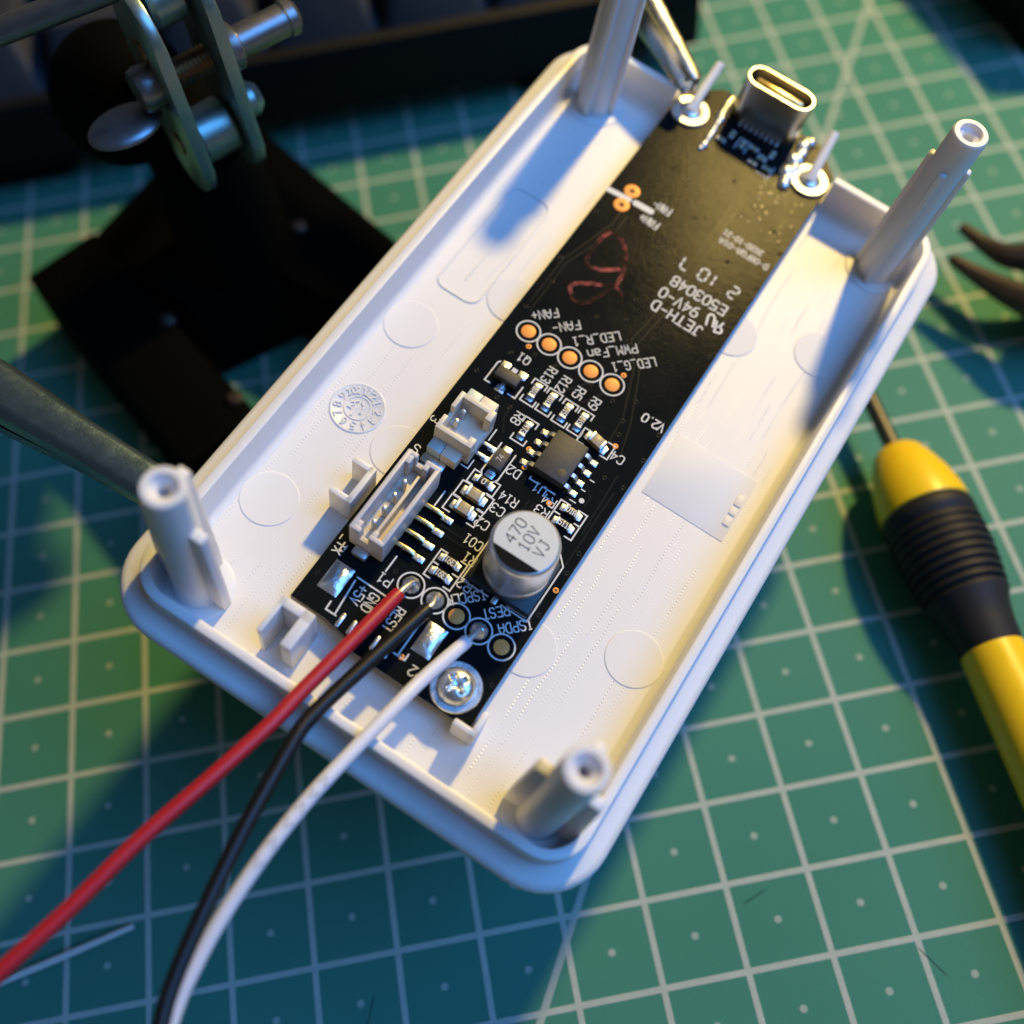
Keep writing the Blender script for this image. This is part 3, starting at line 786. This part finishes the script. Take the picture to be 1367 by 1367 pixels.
# electrolytic capacitor
EC = (6.0, 16.4)
ec = part('electrolytic_capacitor', MB().lathe([(3.3, .9), (3.5, 1.0), (3.54, 1.3), (3.54, 2.0), (3.42, 2.2), (3.4, 2.5), (3.52, 2.75), (3.54, 3.0), (3.54, 7.35), (3.47, 7.7), (3.3, 7.92), (3.1, 8.0), (.1, 8.02)], 64), 'can', board, (EC[0], EC[1], 0))
part('can_top', MB().lathe([(3.2, 8.0), (3.17, 8.03), (.1, 8.035)], 56), 'cantop', ec)
pts = []
for i in range(41):
    a = R(180 + 35.0 + (110.0) * i / 40)
    pts.append((3.16 * math.cos(a), 3.16 * math.sin(a)))
part('polarity_stripe', MB().prism(pts, 8.03, 8.05), 'blackink', ec)
for s_, u in (('470', -1.5), ('10V', .05), ('VJ', 1.6)):
    part('print', text_mb(MB(), s_, (u, .45 if s_ != 'VJ' else .3), 90, 1.12, .10, 8.03, 8.055, wfac=.92), 'blackink', ec)
part('cap_base', MB().prism([(-3.7, -3.65), (3.7, -3.65), (3.7, 2.7), (2.7, 3.7), (-2.7, 3.7), (-3.7, 2.7)], .05, 1.15, .15), 'base_black', ec)
for a in (0, 180):
    part('lead', MB().box((-.32, -4.4, .02), (.32, -3.4, .28), .06), 'tin', ec, (0, 0, 0), a)
sline([[(5.2, 12.45), (2.0, 12.45), (2.0, 19.7), (2.9, 20.65)], [(6.8, 12.45), (9.9, 12.45), (9.9, 19.6), (8.9, 20.65)], [(7.3, 12.75), (9.55, 12.75), (9.55, 15.2)]])

# two-pin connector
c3 = part('two_pin_connector', MB().box((-9.0, 23.5, 0), (-4.6, 28.65, 1.5), .1), 'housing', board)
mb = MB()
mb.box((-9.02, 23.48, 1.3), (-8.5, 25.3, 4.0), .08); mb.box((-9.02, 26.5, 1.3), (-8.5, 28.67, 4.0), .08); mb.box((-8.98, 25.2, 1.3), (-8.52, 26.6, 2.7), .05)
mb.box((-8.6, 28.05, 1.3), (-4.9, 28.66, 3.98), .08); mb.box((-8.6, 23.49, 1.3), (-4.9, 24.1, 3.98), .08)
mb.box((-5.35, 27.3, 1.3), (-4.58, 28.64, 3.99), .08); mb.box((-5.35, 23.5, 1.3), (-4.58, 24.75, 3.99), .08)
part('shroud', mb, 'housing', c3)
for v0, v1 in ((28.6, 30.6), (22.05, 23.55)):
    part('side_ear', MB().box((-7.2, v0, .3), (-5.3, v1, 2.0), .1), 'housing', c3)
    part('solder_tab', MB().box((-8.9, v0, .2), (-7.25, v1 + .02, 1.9), .12), 'tabmetal', c3)
part('tab_solder', MB().box((-9.0, 20.9, 0), (-6.2, 22.05, .5), .2), 'solder', c3)
part('ejector_spot', MB().lathe([(.55, 1.49), (.52, 1.52), (.02, 1.52)], 24), 'housing', c3, (-6.4, 25.7, 0))
for v in (27.2, 25.8):
    part('pin', MB().box((-8.05, v - .28, 1.2), (-7.45, v + .28, 3.2), .2), 'tin', c3)
for v in (26.6, 25.2):
    part('lead', MB().box((-4.7, v - .22, .1), (-3.4, v + .22, .45), .1), 'tin', c3)
    part('solder_pad', MB().box((-3.85, v - .36, 0), (-2.95, v + .36, .15), .07), 'solder', c3)
sline([[(-4.3, 28.9), (-4.3, 27.3)], [(-4.3, 24.4), (-4.3, 23.2), (-5.2, 23.2)]], .15)

# four-pin connector
c5 = part('four_pin_connector', MB().box((-9.6, 9.25, .1), (-5.62, 19.6, 1.2), .08), 'housing', board)
mb = MB()
T5 = 4.5
mb.box((-9.62, 9.2, .6), (-9.12, 19.65, T5), .1)
mb.box((-6.1, 9.22, .6), (-5.6, 19.63, T5 - .02), .1)
for v0, v1 in ((19.1, 19.66), (9.18, 9.72)):
    mb.box((-9.5, v0, .6), (-8.35, v1, T5 - .01), .1)
    mb.box((-7.35, v0, .6), (-5.7, v1, T5 - .01), .1)
    mb.box((-8.5, v0 + .02, .6), (-7.2, v1 - .02, 2.6), .05)
mb.box((-9.4, 18.2, .6), (-8.6, 19.3, T5 - .05), .1); mb.box((-7.3, 18.5, .6), (-6.7, 19.3, T5 - .03), .1)
mb.box((-9.4, 9.5, .6), (-8.6, 10.4, T5 - .05), .1); mb.box((-7.3, 9.5, .6), (-6.7, 10.3, T5 - .03), .1)
part('shroud', mb, 'housing2', c5)
part('inner_rail', MB().box((-7.55, 10.3, .9), (-7.2, 18.4, 2.6), .06), 'housing', c5)
for k in range(4):
    v = 17.05 - 1.79 * k
    part('pin', MB().lathe([(.27, 1.0), (.27, 3.1), (.2, 3.35), (.05, 3.4)], 16), 'tin', c5, (-8.15, v - .25, 0))
    v = 16.98 - 1.745 * k
    ld = MB()
    ld.box((-5.75, v - .26, .25), (-3.3, v + .26, .75), .12)
    part('lead', ld, 'gold', c5)
    part('solder_pad', MB().box((-3.45, v - .36, 0), (-2.15, v + .36, .24), .1), 'solder', c5)
for v0, v1 in ((8.2, 9.3), (19.55, 20.6)):
    part('anchor_tab', MB().box((-8.7, v0, .0), (-7.0, v1, .9), .2), 'tin', c5)
sline([[(-4.78, 19.6), (-4.78, 17.6)], [(-4.76, 10.75), (-4.76, 8.75)], [(-9.6, 8.0), (-9.9, 8.0), (-9.9, 8.9)]])
# tinned pads
def tinpad(u0, u1, v0, v1):
    mb = MB(); n = 12
    g = [[mb.v((u0 + (u1 - u0) * i / n, v0 + (v1 - v0) * j / n, .05 + .34 * (1 - abs(2 * i / n - 1) ** 2.6) * (1 - abs(2 * j / n - 1) ** 2.6) * (1 + random.uniform(-.1, .1)))) for j in range(n + 1)] for i in range(n + 1)]
    for i in range(n):
        for j in range(n):
            mb.face([g[i][j], g[i + 1][j], g[i + 1][j + 1], g[i][j + 1]])
    part('tinned_pad', mb, 'solder', board, angle=80)
tinpad(-9.5, -7.22, 3.6, 7.0); tinpad(1.85, 4.0, 3.5, 7.0)
sline([[(-6.7, 6.6), (-3.15, 6.57), (-3.0, 7.0)], [(-6.68, 6.2), (-6.28, 2.12)], [(-7.38, 3.05), (-7.32, 2.1), (-6.1, 2.1)], [(1.2, 6.6), (1.2, 2.2)], [(.75, 2.2), (2.05, 2.2), (2.05, 2.9)]])
for u in (-5.47, -4.13, -1.35, .2):
    mb = MB(); mb.prism(rr2(u - .22, u + .22, 1.15, 2.8, .2, 3), 0, .1, .04)
    part('plated_slot', mb, 'solder', board)
# hand-written marker stroke on the board
mk = [(-3.97, 55.05), (-5.24, 53.92), (-6.75, 53.21), (-7.62, 53.46), (-7.93, 55.39), (-7.9, 57.6), (-7.34, 59.14), (-6.14, 58.97), (-5.09, 58.21), (-4.25, 56.99), (-3.43, 55.78), (-3.19, 54.12), (-3.3, 52.67), (-4.35, 52.02), (-6.12, 50.96), (-7.21, 49.98), (-7.23, 49.22), (-6.36, 48.39), (-5.26, 48.34), (-4.3, 49.52), (-3.7, 51.32), (-3.24, 52.57), (-1.81, 52.17)]
sm = []
for i in range(len(mk) - 1):
    p0, p1, p2, p3 = [Vector(mk[min(max(k, 0), len(mk) - 1)]) for k in (i - 1, i, i + 1, i + 2)]
    for t in (0, .33, .66):
        sm.append(tuple(.5 * ((2 * p1) + (p2 - p0) * t + (2 * p0 - 5 * p1 + 4 * p2 - p3) * t * t + (3 * p1 - p0 - 3 * p2 + p3) * t ** 3)))
sm.append(mk[-1])
part('marker_stroke', MB().ribbon([(x + random.uniform(-.05, .05), y + random.uniform(-.05, .05)) for x, y in sm], .55, .002, .03), 'marker', board)

# USB-C receptacle standing on the end of the board
def stadium(cx, cy, w, h, n=10):
    r = h / 2; out = []
    for i in range(n + 1):
        a = R(-90 + 180 * i / n); out.append((cx + w / 2 - r + r * math.cos(a), cy + r * math.sin(a)))
    for i in range(n + 1):
        a = R(90 + 180 * i / n); out.append((cx - w / 2 + r + r * math.cos(a), cy + r * math.sin(a)))
    return out
UC = (-.08, 85.75)
rs = []
for w_, h_, z in ((9.1, 3.5, 0.0), (9.1, 3.5, 6.05), (9.02, 3.42, 6.17), (8.86, 3.26, 6.22), (8.55, 2.95, 6.22), (8.45, 2.85, 6.1), (8.4, 2.8, 1.5)):
    rs.append([(x, y, z) for x, y in stadium(*UC, w_, h_)])
usb = part('usb_receptacle', MB().rings(rs, cap0=True, cap1=False), 'shell', board)
part('cavity', MB().prism(stadium(*UC, 8.44, 2.84), 1.0, 1.6), 'void', usb)
part('tongue', MB().box((UC[0] - 3.3, UC[1] - .38, 1.5), (UC[0] + 3.3, UC[1] + .38, 5.75), .25), 'gold', usb)
mb = MB()
for k in range(8):
    mb.box((-2.75 + .75 * k, 83.1, 0), (-2.4 + .75 * k, 84.1, .3), .06)
part('contact_leads', mb, 'tin', usb)
mb = MB()
for i in range(14):
    t = i / 13
    r_ = random.uniform(.28, .55) if t < .6 else random.uniform(.5, .85)
    mb.sphere((-4.75 - .55 * t + random.uniform(-.12, .12), 76.9 + 9.2 * t, .05), (r_, r_ * 1.3, r_ * .9))
part('solder_joint', mb, 'solder', usb, angle=70)
mb = MB()
for i in range(22):
    t = i / 21
    r_ = random.uniform(.6, 1.0)
    mb.sphere((6.0 - .25 * t + random.uniform(-.35, .35), 78.6 + 8.0 * t, .05), (r_, r_ * 1.2, r_ * .85))
part('solder_joint', mb, 'solder', usb, angle=70)
# small parts sitting in the receptacle's shadow
small_b = MB().box((-.35, -.3, .02), (.35, .3, .35), .05).mesh('small_capacitor', 'mlcc')
small_t = MB().box((.3, -.3, 0), (.62, .3, .36), .06).mesh('terminal', 'tin')
for c, a in (((-2.6, 81.2), 90), ((-.8, 80.6), 90), ((.7, 81.0), 0), ((2.2, 80.2), 0), ((3.0, 81.6), 90), ((1.5, 78.9), 0), ((3.4, 79.2), 0), ((-3.4, 79.6), 0)):
    o = link('small_capacitor', small_b, board, (c[0], c[1], 0), a)
    for b in (0, 180):
        link('terminal', small_t, o, (0, 0, 0), b)
sline([[(-1.5, 79.7), (-1.5, 81.6), (-.1, 81.6), (-.1, 79.7)], [(1.6, 80.9), (2.9, 80.9)], [(2.5, 78.2), (4.2, 78.2), (4.2, 80.2)]], .12)
# staked pins through washers at the board end
for u, tip in ((-8.65, (-8.65, 87.4, 3.1)), (8.6, (8.15, 87.0, 3.1))):
    w_ = part('washer', MB().lathe([(1.25, 0), (2.42, 0), (2.45, .3), (2.3, .45), (1.5, .45), (1.3, .38)], 40, cap0=False, cap1=False), 'tin', board, (u, 81.0, 0))
    part('rivet_head', MB().lathe([(1.45, .1), (1.42, .45), (1.1, .75), (.7, .85), (.05, .9)], 30), 'solder', w_)
    tp = (tip[0] - u, tip[1] - 81.0, tip[2])
    part('stem', MB().tube([(0, 0, .4), (tp[0] * .1, tp[1] * .1, 1.0), (tp[0] * .3, tp[1] * .3, 1.5), tp], [.95, .7, .62, .58], 16), 'plate_white', w_)
# flux droplets near the receptacle
mb = MB()
for i in range(46):
    a = random.random()
    u = 9.9 - 6.0 * random.random() ** 1.3; v = 70 + 9 * random.random()
    r_ = random.uniform(.08, .3)
    mb.sphere((u, v, 0), (r_, r_ * random.uniform(.8, 1.6), r_ * .2), 12, 8)
o_ = part('flux_droplets', mb, 'mask_gloss', board)
o_['kind'] = 'stuff'

# ------------------------------------------------------------------ screw holding the board
sc = thing('pan_head_screw', 'silver cross-head screw with washer at the lower corner of the circuit board', 'screw', TM @ Matrix.Translation(Vector((7.75, 2.77, 0)) * SC))
part('washer', MB().lathe([(1.0, .01), (2.62, .01), (2.66, .2), (2.55, .36), (1.2, .36)], 48, cap0=False, cap1=False), 'steel', sc)
mb = MB(); n = 44
g = []
for i in range(n + 1):
    row = []
    for j in range(n + 1):
        a, b = 2 * i / n - 1, 2 * j / n - 1
        x = a * math.sqrt(1 - b * b / 2) * 1.98; y = b * math.sqrt(1 - a * a / 2) * 1.98
        r_ = math.hypot(x, y)
        z = .36 + 1.25 * math.sqrt(max(0, 1 - (r_ / 1.99) ** 2.6))
        xr, yr = x * math.cos(.5) - y * math.sin(.5), x * math.sin(.5) + y * math.cos(.5)
        dcross = min(max(abs(xr) - 1.1, abs(yr) - .26), max(abs(yr) - 1.1, abs(xr) - .26), math.hypot(x, y) - .5)
        z -= .75 * min(1, max(0, -dcross * 6 + .3)) * (1 - .35 * r_ / 1.1 if r_ < 1.1 else .6)
        row.append(mb.v((x, y, z)))
    g.append(row)
for i in range(n):
    for j in range(n):
        mb.face([g[i][j], g[i + 1][j], g[i + 1][j + 1], g[i][j + 1]])
part('head', mb, 'steel', sc, angle=50)

# ------------------------------------------------------------------ wires
def spline(pts, k=8):
    out = []
    P = [Vector(p) for p in pts]
    for i in range(len(P) - 1):
        p0, p1, p2, p3 = P[max(i - 1, 0)], P[i], P[i + 1], P[min(i + 2, len(P) - 1)]
        for j in range(k):
            t = j / k
            out.append(.5 * ((2 * p1) + (p2 - p0) * t + (2 * p0 - 5 * p1 + 4 * p2 - p3) * t * t + (3 * p1 - p0 - 3 * p2 + p3) * t ** 3))
    out.append(P[-1])
    return out
def wire(name, label, mat, joint, pts, r):
    t = thing(name, label, 'wire', TM, 'wires soldered to the board')
    path = spline(pts)
    ins = part('insulation', MB().tube([tuple(p) for p in path], [r * .93] + [r] * (len(path) - 1), 20), mat, t, angle=60)
    a = path[0]; d_ = (path[0] - path[1]).normalized()
    part('conductor', MB().tube([tuple(a - d_ * .5), tuple(a + d_ * .6), (joint[0], joint[1], .75), (joint[0] + .1, joint[1] + .5, .55)], [.36, .34, .32, .15], 12), 'tin', t)
    return t, path
wire('red_wire', 'red insulated wire, leftmost of the three leaving the board', 'red_ins', (-1.82, 8.98), [(-2.09, 7.18, 1.40), (-2.88, -0.09, 2.70), (-3.72, -6.86, 3.60), (-4.12, -10.81, 4.10), (-5.46, -17.64, 4.50), (-7.11, -24.98, 4.60), (-8.40, -32.87, 4.50), (-9.72, -39.25, 4.40), (-11.98, -50.23, 4.00)], .76)
wire('black_wire', 'black insulated wire between the red and the white wire', 'black_ins', (1.05, 9.0), [(1.15, 7.54, 1.40), (-0.35, -0.59, 2.70), (-1.52, -7.88, 3.80), (-1.39, -11.65, 4.30), (-0.26, -19.90, 4.80), (1.05, -26.66, 5.00), (2.32, -31.98, 5.00), (3.61, -35.38, 5.00), (6.95, -41.78, 5.00)], .76)
tw_, path = wire('white_wire', 'white insulated wire with faint grey print, rightmost of the three', 'white_ins', (6.45, 8.85), [(6.14, 7.01, 1.30), (4.85, 1.32, 2.30), (4.25, -2.77, 3.20), (3.16, -10.98, 4.40), (2.67, -15.23, 4.60), (2.38, -20.37, 4.40), (2.47, -26.63, 3.60), (3.02, -31.34, 2.80), (3.60, -34.15, 2.20), (5.39, -39.90, 1.00)], .70)
def on_wire(i, side, up):
    p = path[i]; t = (path[i + 1] - path[i - 1]).normalized()
    return p, t
for i in range(26, 44, 3):
    mb = MB()
    p = path[i]; t = (path[i + 1] - path[i - 1]).normalized()
    sd = t.cross(Vector((0, 0, 1))).normalized()
    upv = sd.cross(t).normalized()
    s_ = .70 * 1.004
    pts = []
    for k in range(7):
        th = R(60 + 12 * k)
        pts.append(p + t * (.5 * math.sin(k * 1.5 + i)) + (sd * math.cos(th) + upv * math.sin(th)) * s_)
    mb.tube([tuple(q_) for q_ in pts], .06, 6)
    part('wire_print', mb, 'greyink', tw_)

# bare lead offcut on the mat
o = part('wire_offcut', MB().tube([(-30, -33.4, .6), (2.4, -24.7, 1.0), (10, -23.2, 1.2), (18.6, -21.2, 1.0)], [.45, .46, .48, .4], 14), 'wirelead')
tag(o, 'bare silvery wire offcut lying on the mat below the red wire', 'wire offcut')

# ------------------------------------------------------------------ screwdriver
sd_dir = Vector((.045, -1.0, 0)).normalized()
sd_mw = Matrix.Translation(Vector((127.7, 22.0, 6.4)) * SC) @ sd_dir.to_track_quat('Z', 'X').to_matrix().to_4x4()
sd = thing('screwdriver', 'yellow and black screwdriver with ribbed grip lying beside the tray', 'screwdriver', sd_mw)
part('shaft', MB().lathe([(.5, -62), (1.15, -60), (1.15, 1), (.2, 1.2)], 20), 'shaft', sd)
part('nose_cone', MB().lathe([(1.4, .6), (2.7, .9), (3.4, 1.6), (4.5, 4.0), (5.4, 6.6), (6.0, 9.6), (6.1, 11.2), (5.9, 11.5), (.5, 11.6)], 44), 'yellow', sd)
prof = [(5.6, 11.0), (6.1, 11.5), (6.25, 12.2), (6.25, 13.6)]
for k in range(9):
    z0 = 13.9 + 1.25 * k
    rb = 6.25 - .012 * (k - 1) ** 2 - .05 * max(0, k - 3)
    prof += [(rb - .34, z0), (rb - .36, z0 + .28), (rb, z0 + .5), (rb + .05, z0 + .8), (rb, z0 + 1.1)]
prof += [(4.7, 26.5), (4.25, 29.0), (4.05, 31.5), (3.9, 32.2), (.5, 32.3)]
part('rubber_grip', MB().lathe(prof, 48), 'rubber', sd, angle=50)
part('handle', MB().lathe([(3.7, 31.8), (3.98, 32.1), (4.05, 34), (4.3, 44), (4.7, 56), (5.4, 70), (5.6, 84), (4.6, 90), (.5, 91)], 44), 'yellow', sd)

# ------------------------------------------------------------------ dark pliers at the right edge
pl = thing('pliers', 'dark steel pliers with open jaws at the right edge', 'pliers')
def jaw(pts, r):
    mb = MB()
    mb.tube(spline(pts, 5), [r[0] + (r[1] - r[0]) * i / (5 * (len(pts) - 1)) for i in range(5 * (len(pts) - 1) + 1)], 10)
    return mb
part('upper_jaw', jaw([(150.2, 56.6, 9), (152.3, 52.2, 9), (154.2, 49.0, 9.5), (157.5, 47.4, 10), (163, 46, 10)], (.8, 3.0)), 'jaw', pl)
part('lower_jaw', jaw([(146.6, 51.4, 8.5), (149.3, 47.0, 8.5), (152.3, 42.2, 9), (156, 37.5, 10), (163, 35, 10)], (.75, 3.4)), 'jaw', pl)
mb = MB()
mb.lathe([(2, 3), (8.2, 3.4), (8.6, 6), (8.2, 14), (5, 16), (.2, 16.2)], 30, c=(166, 41))
part('joint', mb, 'jaw', pl)
part('handle_arm', MB().tube([(170, 44, 9), (190, 56, 9), (220, 62, 9)], [4, 5, 5], 14), 'rubber', pl)
part('handle_arm', MB().tube([(170, 38, 9), (190, 28, 9), (222, 24, 9)], [4, 5, 5], 14), 'rubber', pl)

# ------------------------------------------------------------------ keyboard
kb = thing('keyboard', 'black keyboard with dark blue keycaps along the top edge', 'keyboard')
mb = MB()
mb.box((-120, 112.2, 6), (124, 238, 19), 1.2)
part('case', mb, 'case', kb)
for x in (-100, 0, 100):
    part('foot', MB().box((x - 8, 116, 0), (x + 8, 122, 6.5), .5), 'case', kb)
def keycap(w):
    mb = MB()
    rs = []
    for k, (e, z) in enumerate(((0, 19.0), (.3, 19.6), (2.2, 27.2), (2.7, 27.9), (3.6, 28.0))):
        rs.append([(x, y + (1.0 if k > 1 else 0), z) for x, y in rr2(-w / 2 + e, w / 2 - e, -9 + e, 9 - e, 1.6, 3)])
    mb.rings(rs)
    return mb.mesh('keycap', 'key', 40)
kc = {18: keycap(18.0), 22.8: keycap(22.8), 27.5: keycap(27.5)}
for row in range(4):
    xs = -112 + (0, 4.8, 9.5, 0)[row]
    x = 97.2 if row == 0 else 100 - 4.8 * row
    while x > -118:
        link('keycap', kc[18], kb, (x, 123.6 + 19.05 * row, 0.01 * row))
        x -= 19.05

# ------------------------------------------------------------------ helping-hands stand
hh = thing('soldering_stand', 'black soldering stand with two upright nickel plates and wing nut', 'soldering stand')
def slab(poly, z0, z1, bev=1.2):
    return MB().prism(poly, z0, z1, bev)
part('foot', slab([(7.2, 77.1), (30.9, 35.0), (41.5, 42.2), (17.6, 84.3)], 0, 15), 'castiron', hh)
part('foot', slab([(47.6, 66.2), (55.5, 59.0), (66, 50.0), (72, 57.0), (64.2, 70.4), (44, 104.5), (36, 96), (42, 76)], 0, 14.8), 'castiron', hh)
part('cross_bar', slab([(16.5, 83.5), (33.5, 62.5), (48, 68.0), (52, 90), (44, 104), (30, 100)], 0.2, 14), 'castiron', hh)
for c in ((29.3, 62.1), (38.5, 45.0), (50.2, 76.2)):
    part('foot_screw', MB().lathe([(1.2, 14.6), (1.2, 15.4), (.8, 15.8), (.1, 15.9)], 18, c=c), 'jaw', hh)
part('column', MB().lathe([(9, 13), (8.4, 20), (7.6, 30), (7.2, 42), (6, 45), (.5, 45.5)], 30, c=(40.5, 75)), 'castiron', hh)
part('neck', MB().tube([(40.5, 74, 43), (43, 66, 45), (46.2, 58.5, 47.5)], [5.5, 4.5, 3.0], 18), 'castiron', hh)
part('ball_joint', MB().sphere((34.5, 71, 48), 9.0, 28, 16), 'castiron', hh)
nx = Vector((.90, .43, 0)).normalized()
ny = Vector((-nx.y, nx.x, 0))
def plate(c, z0, z1, wdt, th, name='joint_plate'):
    mb = MB()
    poly = []
    r = wdt / 2
    for i in range(13):
        a = R(180 + 180 * i / 12); poly.append((r * math.cos(a), z0 + r + r * math.sin(a)))
    for i in range(13):
        a = R(180 * i / 12); poly.append((r * math.cos(a), z1 - r + r * math.sin(a)))
    fr = [mb.v(Vector(c) + ny * x + nx * (th / 2) + Vector((0, 0, z))) for x, z in poly]
    bk = [mb.v(Vector(c) + ny * x - nx * (th / 2) + Vector((0, 0, z))) for x, z in poly]
    k = len(poly)
    mb.face(fr); mb.face(bk[::-1])
    for i in range(k):
        mb.face([fr[i], fr[(i + 1) % k], bk[(i + 1) % k], bk[i]])
    es = [e for e in mb.bm.edges if len(e.link_faces) == 2 and any(len(f.verts) > 4 for f in e.link_faces)]
    bmesh.ops.bevel(mb.bm, geom=es, offset=.3, segments=2, profile=.5, affect='EDGES')
    return part(name, mb, 'plate', hh)
plate((43.2, 56.5, 0), 44.0, 71.0, 10.5, 1.5)
plate((49.6, 59.0, 0), 44.5, 72.5, 10.0, 1.5)
def along(c, prof_, mat, name, direction=None, n=28):
    d_ = (direction or nx).normalized()
    q_ = d_.to_track_quat('Z', 'Y').to_matrix()
    mb = MB()
    rs = []
    for r_, t_ in prof_:
        rs.append([tuple(Vector(c) + q_ @ Vector((r_ * math.cos(2 * math.pi * i / n), r_ * math.sin(2 * math.pi * i / n), t_))) for i in range(n)])
    mb.rings(rs)
    return part(name, mb, mat, hh)
bc = Vector((46.4, 57.8, 59.5))
pr_ = []
for k in range(26):
    t_ = -6 + .55 * k
    pr_ += [(1.45, t_), (1.75, t_ + .27)]
along(bc, pr_, 'brass', 'bolt_thread')
along(bc + nx * 4.3, [(2.6, -.4), (2.8, 0), (2.8, 1.8), (1.9, 2.2), (1.9, 8.4), (2.15, 8.6), (2.15, 9.6), (1.4, 10.2), (1.3, 9.4), (.3, 9.2)], 'dullsteel', 'thumb_screw')
along(bc + nx * 4.4 + Vector((0, 0, -7.5)), [(2.2, 0), (2.2, 1.6), (1.4, 2.6), (.2, 2.8)], 'plate', 'rivet')
along(bc + Vector((0, 0, -9)), [(3.2, -2.3), (3.4, -2), (3.4, 2), (3.2, 2.3)], 'plate', 'spacer')
along(bc + Vector((0, 0, 8.5)) + ny * 1.5, [(2.8, -2.0), (3.3, -1.4), (3.3, 1.8), (2.8, 2.3)], 'plate', 'spacer')
for dz, dy in ((-6.5, 0), (6.2, .3)):
    along(Vector((42.4, 56.1, 57.3 + dz)) + ny * dy, [(1.5, -.15), (1.5, .12), (.2, .14)], 'brass', 'rivet_hole')
wn = MB()
wn.X = Matrix.Translation(Vector((37.9, 54.2, 56.0))) @ Matrix.Rotation(R(24), 4, 'Z') @ Matrix.Rotation(R(12), 4, 'X')
wn.sphere((0, 0, 0), (4.6, 3.0, 1.0), 28, 16)
part('wing_nut', wn, 'dullsteel', hh)
along(bc - nx * 4.0, [(2.4, -2.6), (2.7, -1.8), (2.5, 0)], 'dullsteel', 'nut_hub')

for e in ((-19.06, 58.15, 58.28), (84.37, 121.56, 70.28)):
    part('arm_rod', MB().tube([(46.4, 57.8, 71.5), tuple(Vector((46.4, 57.8, 71.5)).lerp(Vector(e), .5)), e], 1.5, 16), 'dullsteel', hh)
    part('arm_joint', MB().sphere(e, 3.6, 20, 12), 'dullsteel', hh)
# ------------------------------------------------------------------ alligator clips gripping the tray
def channel(mb, path, widths, heights, th=.5, flip=1):
    """U-shaped sheet-metal jaw: path of (pos, side, up)"""
    rs = []
    for (p, s_, u_), w, h in zip(path, widths, heights):
        out_ = [(-w / 2, -h), (-w / 2, -.34 * h), (-w * .47, -.2 * h), (-w * .34, .02 * h), (-w * .28, .06 * h), (0, .10 * h), (w * .28, .06 * h), (w * .34, .02 * h), (w * .47, -.2 * h), (w / 2, -.34 * h), (w / 2, -h)]
        sec = out_ + [(x * (1 - 2 * th / w), y - th if abs(x) < w * .4 else y) for x, y in out_[::-1]]
        rs.append([tuple(p + s_ * x + u_ * (y * flip)) for x, y in sec])
    mb.rings(rs)
    return mb
def clip(name, label, tip, tail, up, w0, w1, metal='clipmetal', back=1.0):
    t = thing(name, label, 'alligator clip', None, 'alligator clips gripping the tray')
    tip = Vector(tip); tail = Vector(tail); up = Vector(up).normalized()
    ax = (tail - tip); L = ax.length; ax.normalize()
    sd_ = ax.cross(up).normalized(); up = sd_.cross(ax).normalized()
    def P(s, dz): return (tip + ax * s * L + up * dz, sd_, up)
    S = [0, .02, .1, .25, .45, .7, 1.0]
    gap = .9
    part('upper_jaw', channel(MB(), [P(s, .6 + gap + 2.2 * min(1, s * 2.0)) for s in S], [w0 * .6, w0 * .9, w0, w0 * 1.05, w1, w1, w1], [1.6, 2.0, 2.3, 2.6, 3.0, 3.0, 2.8]), metal, t, angle=50)
    part('lower_jaw', channel(MB(), [P(s, -.6 - gap - 2.4 * min(1, s * 2.0)) for s in S], [w0 * .6, w0 * .85, w0 * .95, w0, w1 * .95, w1 * .95, w1 * .9], [1.6, 2.0, 2.2, 2.4, 2.7, 2.7, 2.6], flip=-1), metal, t, angle=50)
    mb = MB()
    for k in range(7):
        p = tip + ax * (.6 + .95 * k)
        for z in (gap + .1, -gap - .1):
            mb.tube([tuple(p + sd_ * (-w0 * .42) + up * z), tuple(p + sd_ * (w0 * .42) + up * z)], .28, 6)
    part('teeth', mb, 'jaw', t)
    c = tip + ax * (.55 * L)
    part('pivot_pin', MB().tube([tuple(c - sd_ * (w1 * .62)), tuple(c + sd_ * (w1 * .62))], 1.0, 16), 'brass', t)
    part('rod', MB().tube([tuple(tip + ax * (L * .93)), tuple(tip + ax * (L + 28 * back))], 1.6, 16), 'steel', t)
    return t
e0 = TM @ (Vector((-25.1, 3.0, -.3)) * SC) / SC
clip('alligator_clip', 'grey metal alligator clip biting the left rim behind a screw post', e0, Vector((2.0, 40.0, 55.0)), tw, 4.2, 5.6)
e1 = TM @ (Vector((-9.6, 81.6, 3.4)) * SC) / SC
e2 = TM @ (Vector((-50.0, 104.0, 8.0)) * SC) / SC
clip('alligator_clip', 'shiny alligator clip biting the far wall near the receptacle', e1, e2, tw, 2.6, 4.4, 'shine')

# ------------------------------------------------------------------ black case in the top right corner
bx = thing('black_case', 'blurred black case in the top right corner', 'case')
part('body', MB().prism([(176, 130), (182, 101), (260, 82), (280, 200), (176, 200)], 0, 22, 2.0), 'case', bx)
part('lid', MB().prism([(179, 131), (184, 105), (256, 87), (274, 196), (180, 196)], 22, 24, .6), 'castiron', bx)
